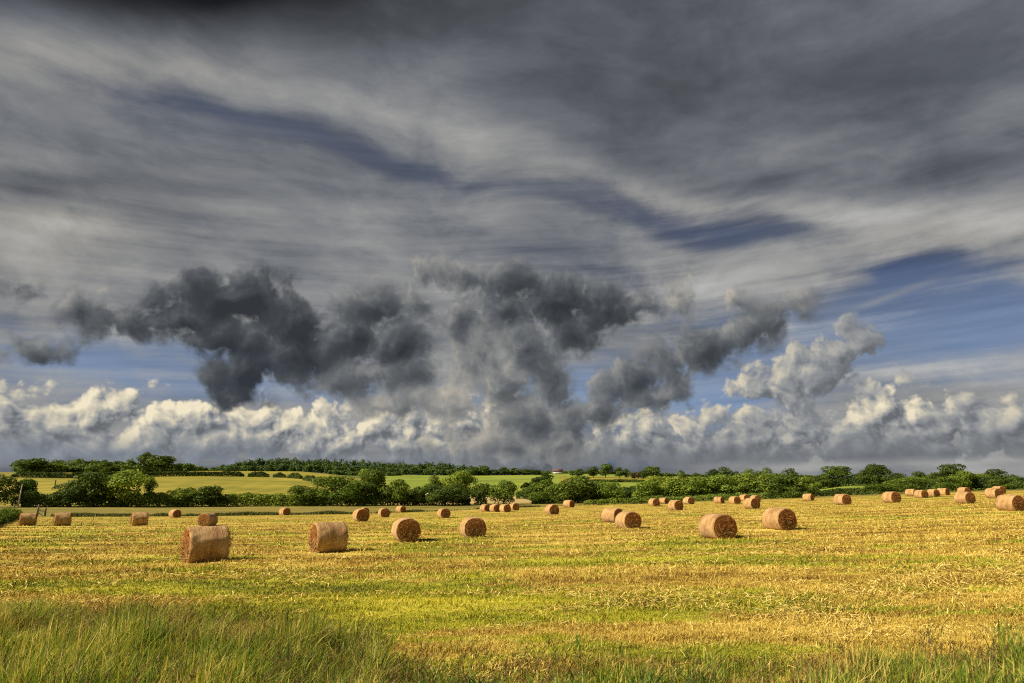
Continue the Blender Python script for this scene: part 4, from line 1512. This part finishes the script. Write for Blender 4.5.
for k in (0.28, 0.5, 0.72):
    link('post', MB().tube([((xb - xa) * k, (yb - ya) * k + .16, (zb - za) * k - .2), ((xb - xa) * k, (yb - ya) * k + .16, (zb - za) * k + 2.1)], [.12, .11], 8).mesh('post', [M_DARKPOST], True), f)

# broken rail fence at the corner of the hay field
X, Y, Z = at(39.4, 131)
g = empty('rail_fence', (X, Y, Z))
tag(g, 'broken rail fence of two posts between the two leftmost side on bales', 'fence')
X2, Y2, Z2 = at(47.2, 131)
dX, dY, dZ = X2 - X, Y2 - Y, Z2 - Z
link('post', MB().tube([(0, 0, -.2), (0, 0, .9), (.04, 0, 1.75)], [.15, .14, .12], 10).mesh('post', [M_POST], True), g)
link('post', MB().tube([(dX, dY, dZ - .2), (dX - .02, dY, dZ + 1.25)], [.15, .12], 10).mesh('post', [M_POST], True), g)
link('rail', MB().tube([(.14, 0, .95), (dX * .5, dY * .5, dZ * .5 + .78), (dX - .14, dY, dZ + .8)], [.07, .06, .07], 8).mesh('rail', [M_POST], True), g)
link('rail', MB().tube([(.14, 0, .5), (dX * .55, dY * .55, dZ * .5 + .2)], [.06, .05], 8).mesh('rail', [M_POST], True), g)

# barn on the skyline
r_ = 1040
X, Y, Z = at(558, r_)
b_ = empty('barn', (X, Y, Z), -az_of(558))
tag(b_, 'long open barn with a dull red roof alone on the skyline', 'barn')
W_, D_, H_ = 14.5, 9.0, slope_of(558, 471.0) * r_ - (Z - CAM_Z)
mb = MB()
mb.box((0, D_ / 2 - .1, H_ / 2), (W_ - .4, .2, H_)).box((-W_ / 2 + .1, 0, H_ / 2), (.2, D_ - .4, H_)).box((W_ / 2 - .1, 0, H_ / 2), (.2, D_ - .4, H_))
mb.box((0, -D_ / 2 + .1, H_ * .32), (W_ - .4, .2, H_ * .64))
link('wall', mb.mesh('wall', [M_RENDER]), b_)
for k in range(4):
    link('post', MB().box((-W_ / 2 + .7 + k * (W_ - 1.4) / 3, -D_ / 2 - .06, H_ / 2 - .05), (.28, .1, H_ - .1)).mesh('post', [M_POST]), b_)
e, rh = .6, 2.3
link('roof', MB().poly([(-W_ / 2 - e, -D_ / 2 - e, H_), (W_ / 2 + e, -D_ / 2 - e, H_), (W_ / 2 + e, 0, H_ + rh), (-W_ / 2 - e, 0, H_ + rh), (-W_ / 2 - e, D_ / 2 + e, H_), (W_ / 2 + e, D_ / 2 + e, H_),
                        (-W_ / 2 - e, -D_ / 2 - e, H_ + .25), (W_ / 2 + e, -D_ / 2 - e, H_ + .25), (W_ / 2 + e, 0, H_ + rh + .25), (-W_ / 2 - e, 0, H_ + rh + .25), (-W_ / 2 - e, D_ / 2 + e, H_ + .25), (W_ / 2 + e, D_ / 2 + e, H_ + .25)],
                       [(0, 3, 2, 1), (3, 4, 5, 2), (6, 7, 8, 9), (9, 8, 11, 10), (0, 1, 7, 6), (4, 10, 11, 5), (0, 6, 9, 3), (3, 9, 10, 4), (1, 2, 8, 7), (2, 5, 11, 8)]).mesh('roof', [M_SHEET]), b_)


# ------------------------------------------------------------------ grass: countless blades
def mat_blades(name, stops, patch=None):
    m, nt, b = material(name, 0.7)
    isl = island(nt)
    P = position(nt)
    n = nt.noise(P, 0.9, 3, 0.6)
    f = isl * 0.60 + (n - 0.5) * 0.9 + 0.20
    c = nt.ramp(f, stops)
    if patch:
        pn = nt.ss(0.54, 0.66, nt.noise(P, 0.55, 3, 0.5))
        c = nt.mix(pn * 0.55, c, nt.ramp(isl, patch))
    nt.put(b.inputs['Base Color'], c)
    b.inputs['Specular IOR Level'].default_value = 0.3
    tr = nt.node('ShaderNodeBsdfTranslucent')
    nt.put(tr.inputs['Color'], nt.mix(1.0, c, (1.2, 1.2, 0.75), 'MULTIPLY'))
    mx = nt.node('ShaderNodeMixShader')
    mx.inputs[0].default_value = 0.35
    nt.l.new(b.outputs[0], mx.inputs[1])
    nt.l.new(tr.outputs[0], mx.inputs[2])
    nt.l.new(mx.outputs[0], m.node_tree.nodes['Material Output'].inputs[0])
    return m


M_TALL = mat_blades('tall_grass_blades', [(0.14, (0.035, 0.075, 0.010)), (0.32, (0.105, 0.185, 0.015)), (0.50, (0.215, 0.295, 0.024)), (0.64, (0.42, 0.40, 0.055)), (0.78, (0.60, 0.46, 0.13)), (0.92, (0.70, 0.57, 0.25))],
                    [(0.1, (0.20, 0.10, 0.03)), (0.5, (0.42, 0.25, 0.08)), (0.9, (0.62, 0.44, 0.17))])
M_SEED = mat_blades('seed_heads', [(0.2, (0.06, 0.035, 0.018)), (0.5, (0.15, 0.085, 0.035)), (0.8, (0.30, 0.19, 0.08))])
M_WEED = mat_blades('broad_weed_leaves', [(0.2, (0.05, 0.10, 0.014)), (0.5, (0.11, 0.19, 0.022)), (0.8, (0.22, 0.29, 0.04))])
M_EDGE = mat_blades('rank_edge_grass', [(0.2, (0.026, 0.040, 0.009)), (0.5, (0.060, 0.078, 0.016)), (0.8, (0.15, 0.145, 0.034))])


def mat_stubble():
    m, nt, b = material('stubble_blades', 0.85)
    P, green, dry, fine, g = field_colour(nt)
    isl = island(nt)
    pick = nt.ss(-0.10, 0.10, green - isl * 0.8 - 0.08)
    c = nt.mix(pick, straw_ramp(nt, isl * 0.55 + dry * 0.45), green_ramp(nt, isl * 0.50 + dry * 0.35 + g * 0.3))
    nt.put(b.inputs['Base Color'], c)
    return m


def mat_straw():
    m, nt, b = material('loose_straw', 0.85)
    isl = island(nt)
    nt.put(b.inputs['Base Color'], straw_ramp(nt, isl * 0.8 + 0.14))
    return m


M_STUB, M_STRAW = mat_stubble(), mat_straw()


def blades(name, X, Y, Z, h, w, lean_a, lean, rg, mats, segs=2):
    """curved tapering blades; each is its own island"""
    n = len(X)
    az = rg.uniform(0, 2 * math.pi, n)
    wx, wy = np.cos(az) * w * .5, np.sin(az) * w * .5
    lx, ly = np.cos(lean_a) * lean * h, np.sin(lean_a) * lean * h
    rows = []
    for k in range(segs):
        f = k / segs
        bend = f ** 1.7
        tap = 1 - .45 * f
        cx, cy, cz = X + lx * bend, Y + ly * bend, Z + h * f * (1 - .25 * lean * f)
        rows.append(np.stack([cx - wx * tap, cy - wy * tap, cz], -1))
        rows.append(np.stack([cx + wx * tap, cy + wy * tap, cz], -1))
    tip = np.stack([X + lx, Y + ly, Z + h * (1 - .25 * lean)], -1)
    V = np.stack(rows + [tip], 1)
    m = 2 * segs + 1
    base = (np.arange(n) * m)[:, None]
    faces, cnt = [], []
    per = []
    for k in range(segs - 1):
        per += [2 * k, 2 * k + 1, 2 * k + 3, 2 * k + 2]
        cnt.append(4)
    per += [2 * segs - 2, 2 * segs - 1, 2 * segs]
    cnt.append(3)
    faces = (base + np.array(per)[None]).ravel()
    return V.reshape(-1, 3), faces, np.tile(cnt, n)


def stuff(name, label, cat, parts, mats):
    Vs, Fs, Cs, Ms, off = [], [], [], [], 0
    for (V, F, C), mi in parts:
        Vs.append(V)
        Fs.append(F + off)
        Cs.append(C)
        Ms.append(np.full(len(C), mi))
        off += len(V)
    me = mesh_from(name, np.concatenate(Vs), np.concatenate(Fs), np.concatenate(Cs), mats, False, np.concatenate(Ms))
    o = link(name, me)
    o['kind'] = 'stuff'
    tag(o, label, cat)
    return o


def land(X, Y):
    R = np.hypot(X, Y)
    return ground(X, Y) + relief(X, Y, R)


# tall uncut verge in front of the camera
rg = np.random.default_rng(5)
N = 300000
a = rg.uniform(math.radians(-40), math.radians(40), N)
ve = verge_edge(a)
r = np.sqrt(rg.uniform(5.2 ** 2, 17.0 ** 2, N))
edge = ve + (fbm(a * 34, r * .7, 3, 4) - .5) * 4.5
dens = sstep(2.2, -1.6, r - edge)
clump = fbm(r * np.sin(a) * 1.3, r * np.cos(a) * 1.3, 8, 3)
keep = rg.uniform(0, 1, N) < dens * np.clip(.45 + 1.3 * (clump - .25), .25, 1) 
a, r, clump, edge = a[keep], r[keep], clump[keep], edge[keep]
X, Y = r * np.sin(a), r * np.cos(a)
h = (.22 + .38 * rg.beta(2, 2, len(X)) + .55 * (clump - .5)) * (0.60 + 0.40 * sstep(0.6, -1.8, r - edge))
h *= np.where(a > math.radians(-10), np.where(a < math.radians(20), .52, .74), 1.0)
h *= rg.uniform(.55, 1.3, len(X)) * (.62 + .76 * fbm(X * .7 + 9, Y * .7, 21, 3))
h = np.maximum(h, .07)
wind = np.where(rg.uniform(0, 1, len(X)) < .45, rg.uniform(0, 6.28, len(X)), rg.normal(0.15, .8, len(X)))
P1 = blades('g', X, Y, land(X, Y) - .02, h, rg.lognormal(math.log(.0135), .36, len(X)), wind, np.clip(rg.normal(.42, .36, len(X)), .02, 1.6), rg, None, 3)
# seed stalks
N = 7000
a = rg.uniform(math.radians(-39), math.radians(39), N)
ve = verge_edge(a)
r = np.sqrt(rg.uniform(6.5 ** 2, 17.0 ** 2, N))
keep = (r < ve + .5) & (vnoise(a * 30, r * .8, 4) > .35)
a, r = a[keep], r[keep]
X, Y = r * np.sin(a), r * np.cos(a)
Z = land(X, Y)
h = rg.uniform(.35, .78, len(X)) * np.where(a > math.radians(-10), .62, 1.0)
la = rg.normal(.3, .6, len(X))
ln = np.clip(rg.normal(.45, .2, len(X)), .05, .9)
P2 = blades('s', X, Y, Z, h, np.full(len(X), .006), la, ln, rg, None, 3)
parts = [(P1, 0), (P2, 1)]
nh = 16
SX = np.repeat(X, nh)
k = rg.uniform(.74, 1.02, len(SX))
hh, l2, a2 = np.repeat(h, nh), np.repeat(ln, nh), np.repeat(la, nh)
bx = SX + np.cos(a2) * l2 * hh * k ** 1.7
by = np.repeat(Y, nh) + np.sin(a2) * l2 * hh * k ** 1.7
bz = np.repeat(Z, nh) + hh * k * (1 - .25 * l2 * k)
P3 = blades('h', bx, by, bz, rg.uniform(.014, .04, len(SX)), np.full(len(SX), .009), rg.uniform(0, 6.28, len(SX)), rg.uniform(.3, 1.0, len(SX)), rg, None, 1)
parts.append((P3, 1))
# broad-leaved weeds in tufts
T = 150
ta = rg.uniform(math.radians(-38), math.radians(38), T)
tr_ = verge_edge(ta) - rg.uniform(.3, 4.5, T)
ok = tr_ > 6.0
ta, tr_ = np.repeat(ta[ok], 14), np.repeat(tr_[ok], 14)
n = len(ta)
X, Y = tr_ * np.sin(ta) + rg.normal(0, .10, n), tr_ * np.cos(ta) + rg.normal(0, .10, n)
parts.append((blades('w', X, Y, land(X, Y), rg.uniform(.14, .42, n), rg.uniform(.02, .05, n), rg.uniform(0, 6.28, n), rg.uniform(.3, 1.3, n), rg, None, 3), 2))
stuff('tall_grass', 'tall uncut grass with brown seed heads along the near field edge', 'grass', parts, [M_TALL, M_SEED, M_WEED])

# short stubble and regrowth over the mown field, as dense as it reads from the gate
rg = np.random.default_rng(6)
N = 500000
px = rg.uniform(-60, 1084, N)
py = 492 + (700 - 492) * rg.uniform(0, 1, N) ** 1.05
sl = np.array([0.0])
# ranges from the picture height through the near land's slope table
grid_x = np.linspace(-60, 1084, 60)
grid_r = np.exp(np.linspace(math.log(6), math.log(190), 320))
tab = []
for gx in grid_x:
    az = az_of(gx)
    s = (ground(grid_r * math.sin(az), grid_r * math.cos(az)) - CAM_Z) / grid_r
    ys = np.array([slope_of(gx, y) for y in (480, 700)])
    yy = np.interp(s, ys[::-1], [700, 480])
    tab.append(np.interp(np.arange(485, 701), yy[::-1], grid_r[::-1]))
tab = np.array(tab)
xi = np.clip((px - grid_x[0]) / (grid_x[1] - grid_x[0]), 0, len(grid_x) - 1.001)
yi = np.clip(py - 485, 0, tab.shape[1] - 1.001)
i0, j0 = xi.astype(int), yi.astype(int)
fa, fb = xi - i0, yi - j0
r = (tab[i0, j0] * (1 - fa) + tab[i0 + 1, j0] * fa) * (1 - fb) + (tab[i0, j0 + 1] * (1 - fa) + tab[i0 + 1, j0 + 1] * fa) * fb
r *= rg.uniform(.985, 1.015, N)
a = np.interp(px, PX_OF, PX_AZ)
keep = (r > verge_edge(a) - 2.2) & (rg.uniform(0, 1, N) < np.clip(sstep(190, 50, r), .12, 1)) & (r < field_edge(a) - 1.0)
a, r = a[keep], r[keep]
X, Y = r * np.sin(a), r * np.cos(a)
ok = np.ones(len(X), bool)
for (bx, by, sz, ax) in BALE_AT:
    ok &= (X - bx) ** 2 + (Y - by) ** 2 > (.78 * sz) ** 2
X, Y, r = X[ok], Y[ok], r[ok]
tuft = fbm(X * .5, Y * 1.0, 5, 3)
tuft2 = vnoise(X * 1.7, Y * 2.6, 12)
h = (.035 + .055 * rg.beta(2, 3, len(X)) + .10 * np.clip(tuft - .45, 0, 1) + .06 * (tuft2 > .74)) * np.clip(r / 16, .8, 1.9) ** .5
P1 = blades('g', X, Y, land(X, Y) - .01, h, np.clip(r * .00085, .007, .07) * rg.uniform(.6, 1.3, len(X)), rg.uniform(0, 6.28, len(X)), rg.uniform(.2, 1.2, len(X)), rg, None, 2)
stuff('stubble', 'short cut stubble and green regrowth covering the hay field', 'stubble', [(P1, 0)], [M_STUB])

# loose straw left lying in the rows
rg = np.random.default_rng(7)
pick = rg.uniform(0, 1, len(X)) < .40
X, Y, r = X[pick], Y[pick], r[pick]
wob = vnoise(X * 0.07, Y * 0.07, 3)
row = np.sin((Y + wob * 6.0 + X * 0.03) * (2 * math.pi / 4.6))
n_ = fbm(X * .35, Y * 1.2, 31, 3)
keep = rg.uniform(0, 1, len(X)) < np.clip(.06 + .22 * (row > .3) + 4.5 * (n_ - .53), .02, 1)
X, Y, r = X[keep], Y[keep], r[keep]
n = len(X)
Z = land(X, Y) + rg.uniform(.015, .085, n)
d = rg.uniform(0, 6.28, n)
L = rg.uniform(.06, .18, n) * np.clip(r / 16, .8, 1.7)
w = np.clip(r * .00075, .006, .04) * rg.uniform(.6, 1.3, n)
dx_, dy_, dz_ = np.cos(d) * L * .5, np.sin(d) * L * .5, rg.normal(0, .03, n)
ox, oy = -np.sin(d) * w * .5, np.cos(d) * w * .5
Q = np.stack([np.stack([X - dx_ - ox, Y - dy_ - oy, Z - dz_], -1), np.stack([X - dx_ + ox, Y - dy_ + oy, Z - dz_ + w * .4], -1),
              np.stack([X + dx_ + ox, Y + dy_ + oy, Z + dz_ + w * .4], -1), np.stack([X + dx_ - ox, Y + dy_ - oy, Z + dz_], -1)], 1)
o = link('loose_straw', quads('loose_straw', Q, [M_STRAW]))
o['kind'] = 'stuff'
tag(o, 'loose golden straw strewn in rows across the mown field', 'straw')

# rank dark grass left standing along the far edge of the field
rg = np.random.default_rng(8)
N = 26000
px = rg.uniform(-40, 660, N)
a = np.interp(px, PX_OF, PX_AZ)
r = field_edge(a) + rg.normal(1.0, 1.1, N)
X, Y = r * np.sin(a), r * np.cos(a)
cl = fbm(px * .03, px * 0 + 3, 14, 3)
gap_ = np.clip((cl - .36) * 4.0, .12, 1) * np.where((px > 74) & (px < 470), 1, .55) * np.where(px < 74, .35, 1)
keep = rg.uniform(0, 1, N) < gap_
X, Y, px, cl = X[keep], Y[keep], px[keep], cl[keep]
h = (.25 + .65 * np.clip(cl - .2, 0, 1)) * rg.uniform(.6, 1.3, len(X))
P1 = blades('e', X, Y, ground(X, Y) - .02, h, rg.uniform(.08, .18, len(X)), rg.uniform(0, 6.28, len(X)), rg.uniform(.1, .8, len(X)), rg, None, 2)
stuff('edge_grass', 'dark rank grass left standing along the far edge of the hay field', 'grass', [(P1, 0)], [M_EDGE])

# dock plant at the left edge of the picture
X, Y, r = 0, 0, 9.5
az = az_of(1.0)
X, Y = r * math.sin(az), r * math.cos(az)
Z = float(ground(np.array([X]), np.array([Y]))[0])
top = slope_of(6, 552.5) * r + CAM_Z - Z
M_DOCK, _nt, _b = material('rusty_dock_seed', 0.9)
_nt.put(_b.inputs['Base Color'], _nt.ramp(island(_nt), [(0.2, (0.045, 0.014, 0.007)), (0.8, (0.16, 0.055, 0.022))]))
dk = empty('dock_plant', (X, Y, Z))
tag(dk, 'rusty brown dock seed head poking up at the left picture edge', 'weed')
link('stem', MB().tube([(-.06, 0, 0), (-.05, 0, top * .5), (.0, 0, top * .86), (.05, 0, top * .97)], [.007, .006, .004, .003], 6).tube([(-.045, 0, top * .62), (.03, 0, top * .80), (.085, -.01, top * .90)], [.004, .003, .002], 6).mesh('stem', [M_DOCK], True), dk)
rg = np.random.default_rng(9)
pts = []
for (x0, z0, x1, z1) in ((-.01, top * .84, .055, top * .98), (.03, top * .80, .09, top * .91), (-.05, top * .66, -.035, top * .80)):
    for k in range(120):
        f = rg.uniform(0, 1)
        pts.append((x0 + (x1 - x0) * f + rg.normal(0, .012), rg.normal(0, .012), z0 + (z1 - z0) * f + rg.normal(0, .012)))
pts = np.array(pts)
link('seed_head', quads('seed_head', leaf_quads(pts, rg.normal(0, 1, pts.shape), .016, rg), [M_DOCK]), dk)


# ------------------------------------------------------------------ render settings
SC.view_settings.view_transform = 'Standard'
SC.view_settings.look = 'None'
SC.view_settings.exposure = EXPOSURE
SC.view_settings.gamma = 1.0
SC.render.engine = 'CYCLES'
SC.cycles.max_bounces = 5
SC.cycles.diffuse_bounces = 3
SC.cycles.transparent_max_bounces = 4
SC.cycles.use_denoising = False
SC.cycles.filter_width = 1.15
SC.cycles.use_adaptive_sampling = True
SC.cycles.adaptive_threshold = 0.012
SC.cycles.sample_clamp_indirect = 3.0
